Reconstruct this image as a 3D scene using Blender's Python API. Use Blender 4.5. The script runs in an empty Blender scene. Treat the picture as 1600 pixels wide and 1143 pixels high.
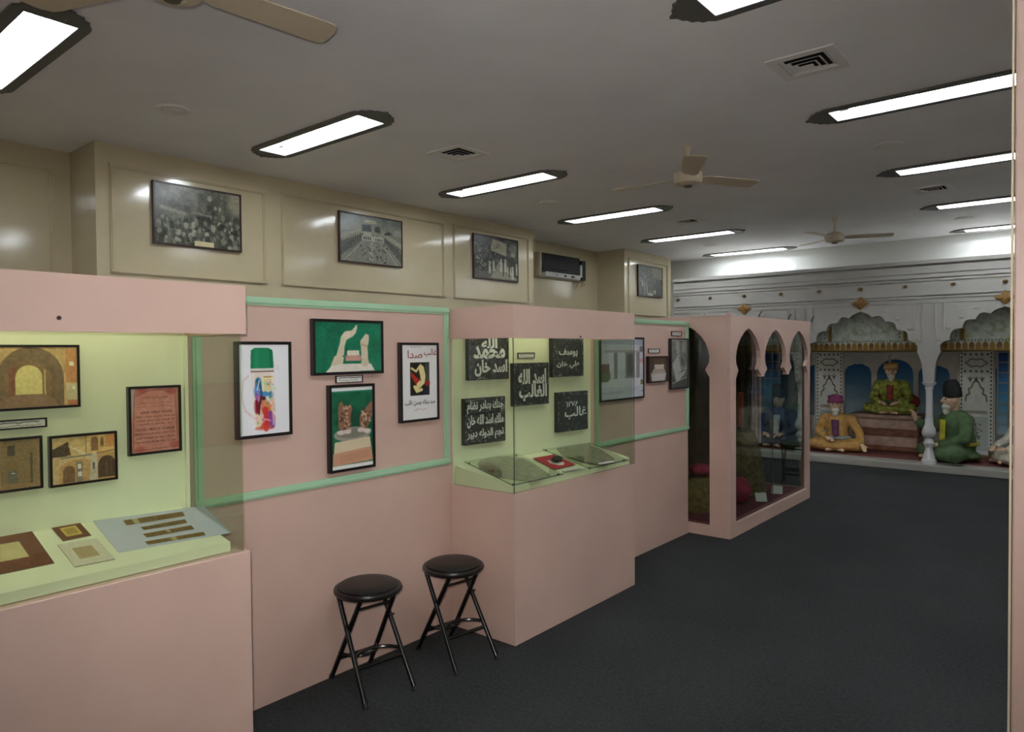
import bpy, bmesh, math, random
import numpy as np
from mathutils import Matrix, Vector, geometry

# ------------------------------------------------------------------ camera
FPX, YAW, PITCH, ROLL = 1099.95, -0.6938, -0.0219, -0.0081
CAM = np.array([2.7623, 0.0, 1.53])
def _axes():
    cy, sy = math.cos(YAW), math.sin(YAW)
    fw = np.array([sy*math.cos(PITCH), cy*math.cos(PITCH), math.sin(PITCH)])
    r = np.array([cy, -sy, 0.0]); u = np.cross(r, fw)
    c, s = math.cos(ROLL), math.sin(ROLL)
    return c*r+s*u, -s*r+c*u, fw
RT, UP, FW = _axes()
def ray(u, v): return FW+(u-800)/FPX*RT-(v-571.5)/FPX*UP
def PX(u, v, X): d = ray(u, v); return CAM+d*(X-CAM[0])/d[0]
def PY(u, v, Y): d = ray(u, v); return CAM+d*(Y-CAM[1])/d[1]
def PZ(u, v, Z): d = ray(u, v); return CAM+d*(Z-CAM[2])/d[2]
def PN(u, v, o, n): d = ray(u, v); return CAM+d*(np.dot(np.array(o)-CAM, n)/np.dot(d, n))

scene = bpy.context.scene
COL = scene.collection
cam_data = bpy.data.cameras.new('camera')
cam_data.sensor_width = 36.0; cam_data.lens = FPX/1600*36.0
cam_data.clip_start = .05; cam_data.clip_end = 100
cam = bpy.data.objects.new('camera', cam_data); COL.objects.link(cam)
cam.matrix_world = Matrix(((RT[0], UP[0], -FW[0], CAM[0]), (RT[1], UP[1], -FW[1], CAM[1]), (RT[2], UP[2], -FW[2], CAM[2]), (0, 0, 0, 1)))
scene.camera = cam

# ------------------------------------------------------------------ light and exposure
world = bpy.data.worlds.new('world'); scene.world = world; world.use_nodes = True
world.node_tree.nodes['Background'].inputs[0].default_value = (.5, .52, .55, 1)
world.node_tree.nodes['Background'].inputs[1].default_value = 0.02
TUBE = 27.0          # emission of the ceiling fluorescent tubes
CASE_TUBE = 5.8      # emission of the tubes hidden in the case hoods
FLASH = 108.0         # the photographer's flash, watts
scene.view_settings.view_transform = 'Standard'
scene.view_settings.look = 'None'
scene.view_settings.exposure = 0.62
scene.view_settings.gamma = 1.0
scene.view_settings.use_curve_mapping = False
scene.cycles.max_bounces = 8
scene.cycles.diffuse_bounces = 5
scene.cycles.transparent_max_bounces = 24
scene.cycles.caustics_reflective = False
scene.cycles.caustics_refractive = False
fl = bpy.data.lights.new('camera_flash', 'SPOT'); fl.energy = FLASH; fl.shadow_soft_size = .02; fl.spot_size = math.radians(98); fl.spot_blend = 1.0; fl.color = (1, .98, .95)
flo = bpy.data.objects.new('camera_flash', fl); COL.objects.link(flo)
flo.matrix_world = cam.matrix_world.copy(); flo.location = Vector(CAM+UP*.06-RT*.03)

# ------------------------------------------------------------------ materials
def lin(c):
    c = np.asarray(c, float)/255.0
    return np.where(c <= .04045, c/12.92, ((c+.055)/1.055)**2.4)
def rgba(c): v = lin(c); return (float(v[0]), float(v[1]), float(v[2]), 1.0)
MATS = {}
def mat(name, color, rough=.6, metal=0, noise=0, nscale=8, spec=.5, bump=0, bscale=60, coat=0):
    if name in MATS: return MATS[name]
    m = bpy.data.materials.new(name); m.use_nodes = True; nt = m.node_tree
    b = nt.nodes['Principled BSDF']
    b.inputs['Base Color'].default_value = rgba(color)
    b.inputs['Roughness'].default_value = rough; b.inputs['Metallic'].default_value = metal
    b.inputs['Specular IOR Level'].default_value = spec
    if coat: b.inputs['Coat Weight'].default_value = coat; b.inputs['Coat Roughness'].default_value = .1
    if noise or bump:
        tc = nt.nodes.new('ShaderNodeTexCoord')
    if noise:
        n = nt.nodes.new('ShaderNodeTexNoise'); n.inputs['Scale'].default_value = nscale; n.inputs['Detail'].default_value = 5
        nt.links.new(tc.outputs['Object'], n.inputs['Vector'])
        cr = nt.nodes.new('ShaderNodeValToRGB'); c = np.array(color, float)
        cr.color_ramp.elements[0].position = .3; cr.color_ramp.elements[1].position = .7
        cr.color_ramp.elements[0].color = rgba(np.clip(c*(1-noise), 0, 255)); cr.color_ramp.elements[1].color = rgba(np.clip(c*(1+noise), 0, 255))
        nt.links.new(n.outputs['Fac'], cr.inputs['Fac']); nt.links.new(cr.outputs['Color'], b.inputs['Base Color'])
    if bump:
        n2 = nt.nodes.new('ShaderNodeTexNoise'); n2.inputs['Scale'].default_value = bscale; n2.inputs['Detail'].default_value = 3
        nt.links.new(tc.outputs['Object'], n2.inputs['Vector'])
        bp = nt.nodes.new('ShaderNodeBump'); bp.inputs['Strength'].default_value = bump; bp.inputs['Distance'].default_value = .01
        nt.links.new(n2.outputs['Fac'], bp.inputs['Height']); nt.links.new(bp.outputs['Normal'], b.inputs['Normal'])
    MATS[name] = m; return m
def emis(name, color, s):
    m = bpy.data.materials.new(name); m.use_nodes = True
    b = m.node_tree.nodes['Principled BSDF']; b.inputs['Base Color'].default_value = rgba(color)
    b.inputs['Emission Color'].default_value = rgba(color); b.inputs['Emission Strength'].default_value = s
    MATS[name] = m; return m
def glassmat(name, tint, f0=1.0):
    m = bpy.data.materials.new(name); m.use_nodes = True; nt = m.node_tree; nt.nodes.clear()
    out = nt.nodes.new('ShaderNodeOutputMaterial'); mix = nt.nodes.new('ShaderNodeMixShader')
    tr = nt.nodes.new('ShaderNodeBsdfTransparent'); tr.inputs[0].default_value = rgba(tint)
    gl = nt.nodes.new('ShaderNodeBsdfGlossy'); gl.inputs['Roughness'].default_value = .02
    lw = nt.nodes.new('ShaderNodeLayerWeight'); lw.inputs[0].default_value = .5
    pw = nt.nodes.new('ShaderNodeMath'); pw.operation = 'POWER'; pw.inputs[1].default_value = 5.0
    ma = nt.nodes.new('ShaderNodeMath'); ma.operation = 'MULTIPLY_ADD'; ma.inputs[1].default_value = .7; ma.inputs[2].default_value = .025*f0
    nt.links.new(lw.outputs['Facing'], pw.inputs[0]); nt.links.new(pw.outputs[0], ma.inputs[0]); nt.links.new(ma.outputs[0], mix.inputs[0]); nt.links.new(tr.outputs[0], mix.inputs[1]); nt.links.new(gl.outputs[0], mix.inputs[2])
    nt.links.new(mix.outputs[0], out.inputs[0]); MATS[name] = m; return m
def printmat(name, rough=.35, spec=.4):
    m = bpy.data.materials.new(name); m.use_nodes = True; nt = m.node_tree; b = nt.nodes['Principled BSDF']
    a = nt.nodes.new('ShaderNodeVertexColor'); a.layer_name = 'Col'
    nt.links.new(a.outputs[0], b.inputs['Base Color']); b.inputs['Roughness'].default_value = rough
    b.inputs['Specular IOR Level'].default_value = spec; MATS[name] = m; return m

PINK = mat('pink_paint', (202, 171, 157), .42, noise=.025, nscale=2.5)
CREAM = mat('cream_enamel', (192, 180, 150), .11, noise=.02, nscale=2, spec=.75, bump=.012, bscale=6)
CEIL = mat('ceiling_paint', (246, 245, 247), .75, noise=.02, nscale=1.5)
GREEN = mat('mint_trim', (166, 204, 170), .3)
LIME = mat('pale_lime_board', (222, 227, 192), .55, noise=.02, nscale=3)
WHITE = mat('white_enamel', (228, 226, 220), .3)
BLACKF = mat('black_frame', (22, 18, 20), .3)
BROWNF = mat('brown_frame', (52, 30, 26), .35)
BLKMETAL = mat('black_metal', (14, 14, 15), .25, spec=.6)
VINYL = mat('black_vinyl', (17, 16, 17), .42, bump=.05, bscale=200)
RUBBER = mat('rubber', (12, 12, 12), .7)
PLATE = mat('dark_plate', (92, 92, 88), .5)
REFL = mat('reflector_white', (240, 240, 238), .4)
FANM = mat('fan_cream', (205, 190, 165), .35)
STONEW = mat('white_plaster', (160, 157, 151), .4, noise=.02, nscale=3)
GOLD = mat('gold_paint', (122, 90, 40), .4, noise=.2, nscale=60)
GLASS = glassmat('case_glass', (248, 251, 246))
GLASS_SIDE = glassmat('green_glass', (240, 243, 238), .6)
GLASS_DARK = glassmat('cabinet_glass', (236, 240, 238))
PRINT = printmat('print_glossy', .28, .4)
PRINT_M = printmat('print_matt', .6, .25)
INK = mat('black_ink', (30, 24, 24), .6)
TUBEM = emis('fluorescent_tube', (242, 249, 255), TUBE)
CTUBEM = emis('case_tube', (248, 255, 226), CASE_TUBE)

def carpet():
    m = bpy.data.materials.new('carpet'); m.use_nodes = True; nt = m.node_tree; b = nt.nodes['Principled BSDF']
    tc = nt.nodes.new('ShaderNodeTexCoord')
    n = nt.nodes.new('ShaderNodeTexNoise'); n.inputs['Scale'].default_value = 55; n.inputs['Detail'].default_value = 8; n.inputs['Roughness'].default_value = .8
    n3 = nt.nodes.new('ShaderNodeTexNoise'); n3.inputs['Scale'].default_value = 1.3; n3.inputs['Detail'].default_value = 3
    nt.links.new(tc.outputs['Object'], n.inputs['Vector']); nt.links.new(tc.outputs['Object'], n3.inputs['Vector'])
    ad = nt.nodes.new('ShaderNodeMath'); ad.operation = 'MULTIPLY_ADD'; ad.inputs[1].default_value = .25
    nt.links.new(n3.outputs['Fac'], ad.inputs[0]); nt.links.new(n.outputs['Fac'], ad.inputs[2])
    cr = nt.nodes.new('ShaderNodeValToRGB')
    cr.color_ramp.elements[0].position = .42; cr.color_ramp.elements[1].position = .85
    cr.color_ramp.elements[0].color = rgba((30, 32, 33)); cr.color_ramp.elements[1].color = rgba((66, 67, 67))
    nt.links.new(ad.outputs[0], cr.inputs[0]); nt.links.new(cr.outputs[0], b.inputs['Base Color'])
    b.inputs['Roughness'].default_value = .95; b.inputs['Specular IOR Level'].default_value = .15
    bp = nt.nodes.new('ShaderNodeBump'); bp.inputs['Strength'].default_value = .5; bp.inputs['Distance'].default_value = .006
    n2 = nt.nodes.new('ShaderNodeTexNoise'); n2.inputs['Scale'].default_value = 240
    nt.links.new(tc.outputs['Object'], n2.inputs['Vector']); nt.links.new(n2.outputs['Fac'], bp.inputs['Height']); nt.links.new(bp.outputs[0], b.inputs['Normal'])
    return m
CARPET = carpet()

# ------------------------------------------------------------------ mesh helpers
class MB:
    def __init__(s): s.v = []; s.f = []
    def add(s, vs, fs):
        k = len(s.v); s.v += [tuple(map(float, p)) for p in vs]; s.f += [tuple(i+k for i in f) for f in fs]; return s
    def box(s, x0, x1, y0, y1, z0, z1):
        return s.add([(x0, y0, z0), (x1, y0, z0), (x1, y1, z0), (x0, y1, z0), (x0, y0, z1), (x1, y0, z1), (x1, y1, z1), (x0, y1, z1)],
                     [(0, 3, 2, 1), (4, 5, 6, 7), (0, 1, 5, 4), (1, 2, 6, 5), (2, 3, 7, 6), (3, 0, 4, 7)])
    def bbox(s, x0, x1, y0, y1, z0, z1, b=.004):
        """box with chamfered edges"""
        vs = []; X = (x0, x1); Y = (y0, y1); Z = (z0, z1)
        idx = {}
        for i in (0, 1):
            for j in (0, 1):
                for k in (0, 1):
                    si, sj, sk = (1, -1)[i], (1, -1)[j], (1, -1)[k]
                    for a in range(3):
                        p = [X[i]+si*b, Y[j]+sj*b, Z[k]+sk*b]; p[a] = (X[i], Y[j], Z[k])[a]
                        idx[(i, j, k, a)] = len(vs); vs.append(p)
        F = []
        for a in range(3):
            o = [t for t in range(3) if t != a]
            for e in (0, 1):
                q = []
                for (m, n) in ((0, 0), (1, 0), (1, 1), (0, 1)):
                    c = [0, 0, 0]; c[a] = e; c[o[0]] = m; c[o[1]] = n; q.append(idx[(c[0], c[1], c[2], a)])
                F.append(tuple(q))
        for a in range(3):
            o = [t for t in range(3) if t != a]
            for m in (0, 1):
                for n in (0, 1):
                    c0 = [0, 0, 0]; c0[o[0]] = m; c0[o[1]] = n; c1 = list(c0); c1[a] = 1
                    F.append((idx[(*c0, o[0])], idx[(*c1, o[0])], idx[(*c1, o[1])], idx[(*c0, o[1])]))
        for i in (0, 1):
            for j in (0, 1):
                for k in (0, 1): F.append(tuple(idx[(i, j, k, a)] for a in range(3)))
        return s.add(vs, F)
    def tube(s, pts, r, n=10, cap=True):
        pts = [Vector(p) for p in pts]; rs = r if isinstance(r, (list, tuple)) else [r]*len(pts)
        rings = []; prev = None
        for i, p in enumerate(pts):
            d = (pts[min(i+1, len(pts)-1)]-pts[max(i-1, 0)]).normalized()
            a = prev if prev is not None else (Vector((0, 0, 1)) if abs(d.z) < .9 else Vector((1, 0, 0)))
            a = (a-d*a.dot(d)).normalized(); b = d.cross(a); prev = a
            rings.append([p+(a*math.cos(2*math.pi*k/n)+b*math.sin(2*math.pi*k/n))*rs[i] for k in range(n)])
        vs = [q for R in rings for q in R]; F = []
        for i in range(len(rings)-1):
            for k in range(n): F.append((i*n+k, i*n+(k+1) % n, (i+1)*n+(k+1) % n, (i+1)*n+k))
        if cap: F.append(tuple(range(n-1, -1, -1))); F.append(tuple((len(rings)-1)*n+k for k in range(n)))
        return s.add(vs, F)
    def lathe(s, prof, c=(0, 0, 0), n=24):
        vs = []; F = []
        for (r, z) in prof:
            for k in range(n): vs.append((c[0]+r*math.cos(2*math.pi*k/n), c[1]+r*math.sin(2*math.pi*k/n), c[2]+z))
        for i in range(len(prof)-1):
            for k in range(n): F.append((i*n+k, i*n+(k+1) % n, (i+1)*n+(k+1) % n, (i+1)*n+k))
        F.append(tuple(range(n-1, -1, -1))); F.append(tuple((len(prof)-1)*n+k for k in range(n)))
        return s.add(vs, F)
    def prism(s, loops, fn, d):
        """loops of 2D points (first outer, others holes); fn(a,b,h)->xyz ; extruded h 0..d"""
        flat = [p for L in loops for p in L]; N = len(flat)
        tri = geometry.tessellate_polygon([[Vector((p[0], p[1], 0)) for p in L] for L in loops])
        vs = [fn(p[0], p[1], 0) for p in flat]+[fn(p[0], p[1], d) for p in flat]
        F = [tuple(t) for t in tri]+[tuple(i+N for i in reversed(t)) for t in tri]
        k = 0
        for L in loops:
            m = len(L)
            for i in range(m): a, b = k+i, k+(i+1) % m; F.append((a, b, b+N, a+N))
            k += m
        return s.add(vs, F)
    def ell(s, c, r, n=16, m=10):
        vs = []; F = []
        for i in range(m+1):
            th = math.pi*i/m
            for k in range(n):
                ph = 2*math.pi*k/n; vs.append((c[0]+r[0]*math.sin(th)*math.cos(ph), c[1]+r[1]*math.sin(th)*math.sin(ph), c[2]+r[2]*math.cos(th)))
        for i in range(m):
            for k in range(n): F.append((i*n+k, (i+1)*n+k, (i+1)*n+(k+1) % n, i*n+(k+1) % n))
        return s.add(vs, F)
    def build(s, name, material, parent=None, smooth=False):
        me = bpy.data.meshes.new(name); me.from_pydata(s.v, [], s.f)
        bm = bmesh.new(); bm.from_mesh(me); bmesh.ops.remove_doubles(bm, verts=bm.verts, dist=1e-6)
        bmesh.ops.recalc_face_normals(bm, faces=bm.faces); bm.to_mesh(me); bm.free()
        if smooth:
            me.polygons.foreach_set('use_smooth', [True]*len(me.polygons))
            try: me.set_sharp_from_angle(angle=math.radians(38))
            except Exception: pass
        me.materials.append(material)
        o = bpy.data.objects.new(name, me); COL.objects.link(o)
        if parent is not None: o.parent = parent
        return o
def tag(o, label, cat, group=None):
    o['label'] = label; o['category'] = cat
    if group: o['group'] = group
    return o
def struct(o, label=None):
    o['kind'] = 'structure'
    if label: o['label'] = label
    return o
def empty(name, loc=(0, 0, 0), rotz=0, M=None):
    o = bpy.data.objects.new(name, None); COL.objects.link(o); o.empty_display_size = .1
    if M is not None: o.matrix_world = M
    else: o.location = loc; o.rotation_euler = (0, 0, rotz)
    return o
def thing(name, label, cat, loc=(0, 0, 0), rotz=0, group=None, M=None): return tag(empty(name, loc, rotz, M), label, cat, group)
def copy_thing(root, loc=None, rotz=None, label=None):
    r = root.copy(); COL.objects.link(r)
    if loc is not None: r.location = loc
    if rotz is not None: r.rotation_euler = (0, 0, rotz)
    if label: r['label'] = label
    for ch in list(root.children):
        c = ch.copy(); COL.objects.link(c); c.parent = r
        for g in list(ch.children):
            d = g.copy(); COL.objects.link(d); d.parent = c
    return r

# ------------------------------------------------------------------ painting prints
class Cv:
    def __init__(s, w, h, base=(255, 255, 255), seed=1):
        s.w, s.h = w, h; s.a = np.ones((h, w, 3))*np.array(base, float)
        s.x, s.y = np.meshgrid((np.arange(w)+.5)/w, (np.arange(h)+.5)/h); s.asp = w/h; s.rs = np.random.RandomState(seed)
    def mix(s, m, c, a=1.0):
        m = np.clip(m, 0, 1)[..., None]*a; s.a = s.a*(1-m)+np.array(c, float)*m; return s
    def grad(s, c0, c1, y0=0, y1=1, x0=0, x1=1):
        t = np.clip((s.y-y0)/(y1-y0), 0, 1)[..., None]
        m = ((s.y >= y0) & (s.y <= y1) & (s.x >= x0) & (s.x <= x1))[..., None]
        s.a = np.where(m, np.array(c0, float)*(1-t)+np.array(c1, float)*t, s.a); return s
    def poly(s, pts, c, a=1.0):
        m = np.zeros((s.h, s.w)); n = len(pts)
        for dx in (-.25, .25):
            for dy in (-.25, .25):
                x = s.x+dx/s.w; y = s.y+dy/s.h; ins = np.zeros((s.h, s.w), bool)
                for i in range(n):
                    x0, y0 = pts[i]; x1, y1 = pts[(i+1) % n]
                    if y0 == y1: continue
                    ins ^= ((y0 > y) != (y1 > y)) & (x < (x1-x0)*(y-y0)/(y1-y0)+x0)
                m += ins*.25
        return s.mix(m, c, a)
    def rect(s, x0, y0, x1, y1, c, a=1.0): return s.poly([(x0, y0), (x1, y0), (x1, y1), (x0, y1)], c, a)
    def ell(s, cx, cy, rx, ry, c, a=1.0, soft=0):
        d = np.sqrt(((s.x-cx)/rx)**2+((s.y-cy)/ry)**2)
        e = soft if soft else 1.0/(min(rx*s.w, ry*s.h)+.5)
        return s.mix((1-d)/e+.5, c, a)
    def line(s, pts, wd, c, a=1.0):
        D = np.full((s.h, s.w), 9.0); X = s.x*s.asp
        for (x0, y0), (x1, y1) in zip(pts[:-1], pts[1:]):
            ax, bx = x0*s.asp, x1*s.asp; L = (bx-ax)**2+(y1-y0)**2+1e-12
            t = np.clip(((X-ax)*(bx-ax)+(s.y-y0)*(y1-y0))/L, 0, 1)
            D = np.minimum(D, np.hypot(X-ax-t*(bx-ax), s.y-y0-t*(y1-y0)))
        return s.mix((wd/2-D)*s.h+.5, c, a)
    def arch(s, cx, hw, ytop, yspring, ybot, c, a=1.0, point=0):
        pts = [(cx-hw, ybot), (cx-hw, yspring)]
        for k in range(1, 16):
            th = math.pi*k/16; pts.append((cx-hw*math.cos(th), yspring-(yspring-ytop)*(math.sin(th)**(1-.3*point))))
        pts += [(cx+hw, yspring), (cx+hw, ybot)]
        return s.poly(pts, c, a)
    def noise(s, n, amp, col=(1, 1, 1), ny=None):
        ny = ny or max(2, int(n/s.asp)); g = s.rs.rand(ny+2, n+2)*2-1
        fx = s.x*n; fy = s.y*ny; ix = fx.astype(int); iy = fy.astype(int); tx = fx-ix; ty = fy-iy
        tx = tx*tx*(3-2*tx); ty = ty*ty*(3-2*ty)
        v = (g[iy, ix]*(1-tx)+g[iy, ix+1]*tx)*(1-ty)+(g[iy+1, ix]*(1-tx)+g[iy+1, ix+1]*tx)*ty
        s.a = s.a+(v*amp)[..., None]*np.array(col, float); return s
    def fade(s, c, a): s.a = s.a*(1-a)+np.array(c, float)*a; return s
    def grain(s, amp): s.a = s.a+(s.rs.rand(s.h, s.w, 1)*2-1)*amp; return s
    def field(s, n):
        g = s.rs.rand(int(n/s.asp)+3, n+3); fx = s.x*n; fy = s.y*n/s.asp; ix = fx.astype(int); iy = fy.astype(int); tx = fx-ix; ty = fy-iy
        return (g[iy, ix]*(1-tx)+g[iy, ix+1]*tx)*(1-ty)+(g[iy+1, ix]*(1-tx)+g[iy+1, ix+1]*tx)*ty
def grid_print(name, cv, x0, x1, z0, z1, y, parent, material=None, flat=False):
    """print in the local xz plane (front faces -y); flat=True lies in the xy plane facing +z at height y"""
    w, h = cv.w, cv.h; me = bpy.data.meshes.new(name)
    gx = np.linspace(x0, x1, w); gz = np.linspace(z1, z0, h); GX, GZ = np.meshgrid(gx, gz)
    co = np.zeros((h*w, 3))
    if flat: co[:, 0] = GX.ravel(); co[:, 1] = GZ.ravel(); co[:, 2] = y
    else: co[:, 0] = GX.ravel(); co[:, 1] = y; co[:, 2] = GZ.ravel()
    i = np.arange((h-1)*(w-1)); r = i//(w-1); c = i % (w-1); a = r*w+c
    q = np.stack([a, a+w, a+w+1, a+1], 1)
    me.vertices.add(h*w); me.vertices.foreach_set('co', co.ravel())
    me.loops.add(q.size); me.loops.foreach_set('vertex_index', q.ravel().astype(np.int32))
    me.polygons.add(len(q)); me.polygons.foreach_set('loop_start', (np.arange(len(q))*4).astype(np.int32))
    me.update(calc_edges=True)
    col = np.ones((h*w, 4)); col[:, :3] = lin(np.clip(cv.a, 0, 255)).reshape(-1, 3)
    at = me.color_attributes.new('Col', 'FLOAT_COLOR', 'POINT'); at.data.foreach_set('color', col.ravel().astype(np.float32))
    me.validate(); me.materials.append(material or PRINT)
    o = bpy.data.objects.new(name, me); COL.objects.link(o)
    if parent is not None: o.parent = parent
    return o

# ------------------------------------------------------------------ lettering
AR = {}
for ch, iso, dual in (('ا', 0xFE8D, 0), ('ب', 0xFE8F, 1), ('ت', 0xFE95, 1), ('ج', 0xFE9D, 1), ('ح', 0xFEA1, 1), ('خ', 0xFEA5, 1), ('د', 0xFEA9, 0),
                      ('ر', 0xFEAD, 0), ('ز', 0xFEAF, 0), ('س', 0xFEB1, 1), ('ص', 0xFEB9, 1), ('ض', 0xFEBD, 1), ('ظ', 0xFEC5, 1), ('ع', 0xFEC9, 1),
                      ('غ', 0xFECD, 1), ('ف', 0xFED1, 1), ('ك', 0xFED9, 1), ('ل', 0xFEDD, 1), ('م', 0xFEE1, 1), ('ن', 0xFEE5, 1), ('ه', 0xFEE9, 1),
                      ('و', 0xFEED, 0), ('ي', 0xFEF1, 1)):
    AR[ch] = (iso, dual)
def shape_ar(t):
    out = []
    for i, ch in enumerate(t):
        if ch not in AR: out.append(ch); continue
        iso, dual = AR[ch]
        prv = i > 0 and t[i-1] in AR and AR[t[i-1]][1] == 1
        nxt = i < len(t)-1 and t[i+1] in AR and dual == 1
        out.append(chr(iso+(3 if prv and nxt else 2 if nxt else 1 if prv else 0)))
    return ''.join(reversed(out))
def lettering(name, lines, parent, material, y, arabic=False, bold=0.0, flat=False):
    """lines: (text, xc, z0, z1, width); one flat mesh of all lines of one text block, joined as a part"""
    vs = []; fs = []
    for (txt, xc, z0, z1, wd) in lines:
        cu = bpy.data.curves.new('lettering', 'FONT'); cu.body = shape_ar(txt) if arabic else txt
        cu.resolution_u = 2; cu.offset = bold; cu.fill_mode = 'FRONT'
        ob = bpy.data.objects.new('lettering', cu); COL.objects.link(ob)
        dg = bpy.context.evaluated_depsgraph_get(); me = bpy.data.meshes.new_from_object(ob.evaluated_get(dg))
        n = len(me.vertices)
        if n:
            co = np.zeros(n*3); me.vertices.foreach_get('co', co); co = co.reshape(-1, 3)
            mn, mx = co.min(0), co.max(0); sc = (mx-mn)+1e-9
            k = len(vs)
            for p in co:
                a = xc+((p[0]-mn[0])/sc[0]-.5)*wd; b = z0+(p[1]-mn[1])/sc[1]*(z1-z0)
                vs.append((a, b, y) if flat else (a, y, b))
            fs += [tuple(i+k for i in pl.vertices) for pl in me.polygons]
        bpy.data.objects.remove(ob); bpy.data.curves.remove(cu); bpy.data.meshes.remove(me)
    me = bpy.data.meshes.new(name); me.from_pydata(vs, [], fs); me.materials.append(material)
    o = bpy.data.objects.new(name, me); COL.objects.link(o); o.parent = parent
    return o

# ------------------------------------------------------------------ framed pictures
def ring(w, h, fw, y0, y1):
    """picture frame, local xz plane, base at z=0, x centred"""
    m = MB(); a, b = w/2, w/2-fw
    O = [(-a, 0), (a, 0), (a, h), (-a, h)]; I = [(-b, fw), (b, fw), (b, h-fw), (-b, h-fw)]
    vs = [(p[0], y, p[1]) for y in (y0, y1) for L in (O, I) for p in L]
    F = []
    for i in range(4):
        j = (i+1) % 4
        F += [(8+i, 8+j, 12+j, 12+i), (i, 4+i, 4+j, j), (i, j, 8+j, 8+i), (4+i, 12+i, 12+j, 4+j)]
    return m.add(vs, F)
def framed(name, label, cat, c, rz, w, h, depth, fw, cv, fmat, group=None, letters=None, pm=None, gap=.0015):
    """c = centre point on the wall surface"""
    cs, sn = math.cos(rz), math.sin(rz)
    loc = Vector((c[0]+sn*gap, c[1]-cs*gap, c[2]-h/2))
    t = thing(name, label, cat, loc, rz, group)
    ring(w, h, fw, 0, -depth).build('frame', fmat, t)
    pr = grid_print('print', cv, -w/2+fw*.5, w/2-fw*.5, fw*.5, h-fw*.5, -depth+.005, t, pm)
    return t
def quad_on_x(uvs, X):
    P = np.array([PX(u, v, X) for u, v in uvs])
    y0 = (P[0, 1]+P[3, 1])/2; y1 = (P[1, 1]+P[2, 1])/2; z1 = (P[0, 2]+P[1, 2])/2; z0 = (P[2, 2]+P[3, 2])/2
    return np.array([X, (y0+y1)/2, (z0+z1)/2]), y1-y0, z1-z0
R90 = math.pi/2

#=== STRUCTURE ===
HALLW = mat('hall_wall_white', (236, 230, 218), .6)
H = 3.118
XW, XR = -2.986, -3.486
CX, Y2A, Y2B = 0.458, 2.78, 4.003
P2 = .15                 # second partition board stands a little forward
struct(MB().box(-3.7, 4.6, -3.2, 12.2, -.1, 0).build('floor', CARPET), 'dark charcoal carpet floor')
LX0, LX1, LW = -2.2613, -1.0413, .227
RX0, RX1 = 1.3594, 2.5794
LY = [1.20, 3.10, 5.137, 7.178, 9.25, 11.36]
lights = [(LX0, LX1, y) for y in [-.84]+LY]+[(RX0, RX1, y) for y in [-.84]+LY]
VENTS = [(1.51, 4.11), (-1.2, 4.11), (-1.17, 8.16), (1.48, 8.18)]
holes = [[(a, y-LW/2), (b, y-LW/2), (b, y+LW/2), (a, y+LW/2)] for a, b, y in lights]
VS = .128
holes += [[(x-VS, y-VS), (x+VS, y-VS), (x+VS, y+VS), (x-VS, y+VS)] for x, y in VENTS]
struct(MB().prism([[(-3.7, -3.2), (4.6, -3.2), (4.6, 12.2), (-3.7, 12.2)]]+holes, lambda a, b, h: (a, b, H+h), .1).build('ceiling', CEIL), 'grey-white painted ceiling')
prof = [(-3.7, -3.2), (XR, -3.2), (XR, 2.075), (XW, 2.075), (XW, 7.37), (XR, 7.37), (XR, 9.70), (XW, 9.70), (XW, 11.27), (XR, 11.27), (XR, 12.2), (-3.7, 12.2)]
struct(MB().prism([prof], lambda a, b, h: (a, b, h), H).build('wall_left', CREAM), 'glossy cream enamel wall with shallow piers')
struct(MB().box(XR, 4.4, 11.72, 12.2, 0, H).build('wall_back', mat('back_wall_white', (222, 222, 218), .6)), 'plain white wall behind the arcade')
struct(MB().box(XR, 4.4, -3.2, -3.0, 0, H).build('wall_front', HALLW), 'cream wall behind the viewer')
struct(MB().box(4.4, 4.6, -3.2, 12.2, 0, H).build('wall_side', HALLW), 'cream side wall of the hall')
# near jamb
jx = PY(1577, 571, 2.0)[0]
wr = struct(MB().bbox(jx+.008, 4.39, 2.0, 2.16, 0, H-.002, .004).build('wall_right', PINK), 'pink painted end of a wall close to the doorway')
bd = MB().tube([(jx+.004, 1.999, 0.001), (jx+.004, 1.999, H-.003)], .0026, 8)
bd.build('corner_bead', mat('corner_bead_paint', (226, 208, 176), .35), wr, True)
# partitions
pw = struct(MB().box(-.10, 0, -2.9, Y2A+.03, 0, 1.768).build('wall_partition', PINK), 'pink painted exhibition board wall')
struct(MB().box(.05, P2, Y2B-.02, 5.42, 0, 1.758).build('wall_partition', PINK), 'pink exhibition board wall beside the arched cabinet')
def trim_frame(name, X, y0, y1, z0, z1, w=.036, sides=('bottom', 'top', 'left', 'right'), m=GREEN, t=.016, label=None):
    e = struct(empty(name, (X, y0, z0)), label)
    L, Hh = y1-y0, z1-z0
    def rail(p0, p1):     # moulded section: two steps
        mb = MB(); (a0, b0), (a1, b1) = p0, p1
        mb.box(.0005, t*.55, a0, a1, b0, b1)
        iw = w*.28
        if a1-a0 > b1-b0: mb.box(t*.55, t, a0, a1, b0+iw, b1-iw)
        else: mb.box(t*.55, t, a0+iw, a1-iw, b0, b1)
        mb.build('rail', m, e)
    if 'bottom' in sides: rail((0, 0), (L, w))
    if 'top' in sides: rail((0, Hh-w), (L, Hh))
    if 'left' in sides: rail((0, w), (w, Hh-w))
    if 'right' in sides: rail((L-w, w), (L, Hh-w))
    return e
trim_frame('trim_1', 0, 1.335, 2.768, .905, 1.768, label='mint green moulding framing the board between the two glass cases')
trim_frame('trim_2', P2, 4.02, 5.42, .862, 1.757, label='mint green moulding framing the board beside the arched cabinet')
k = 3
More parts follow.
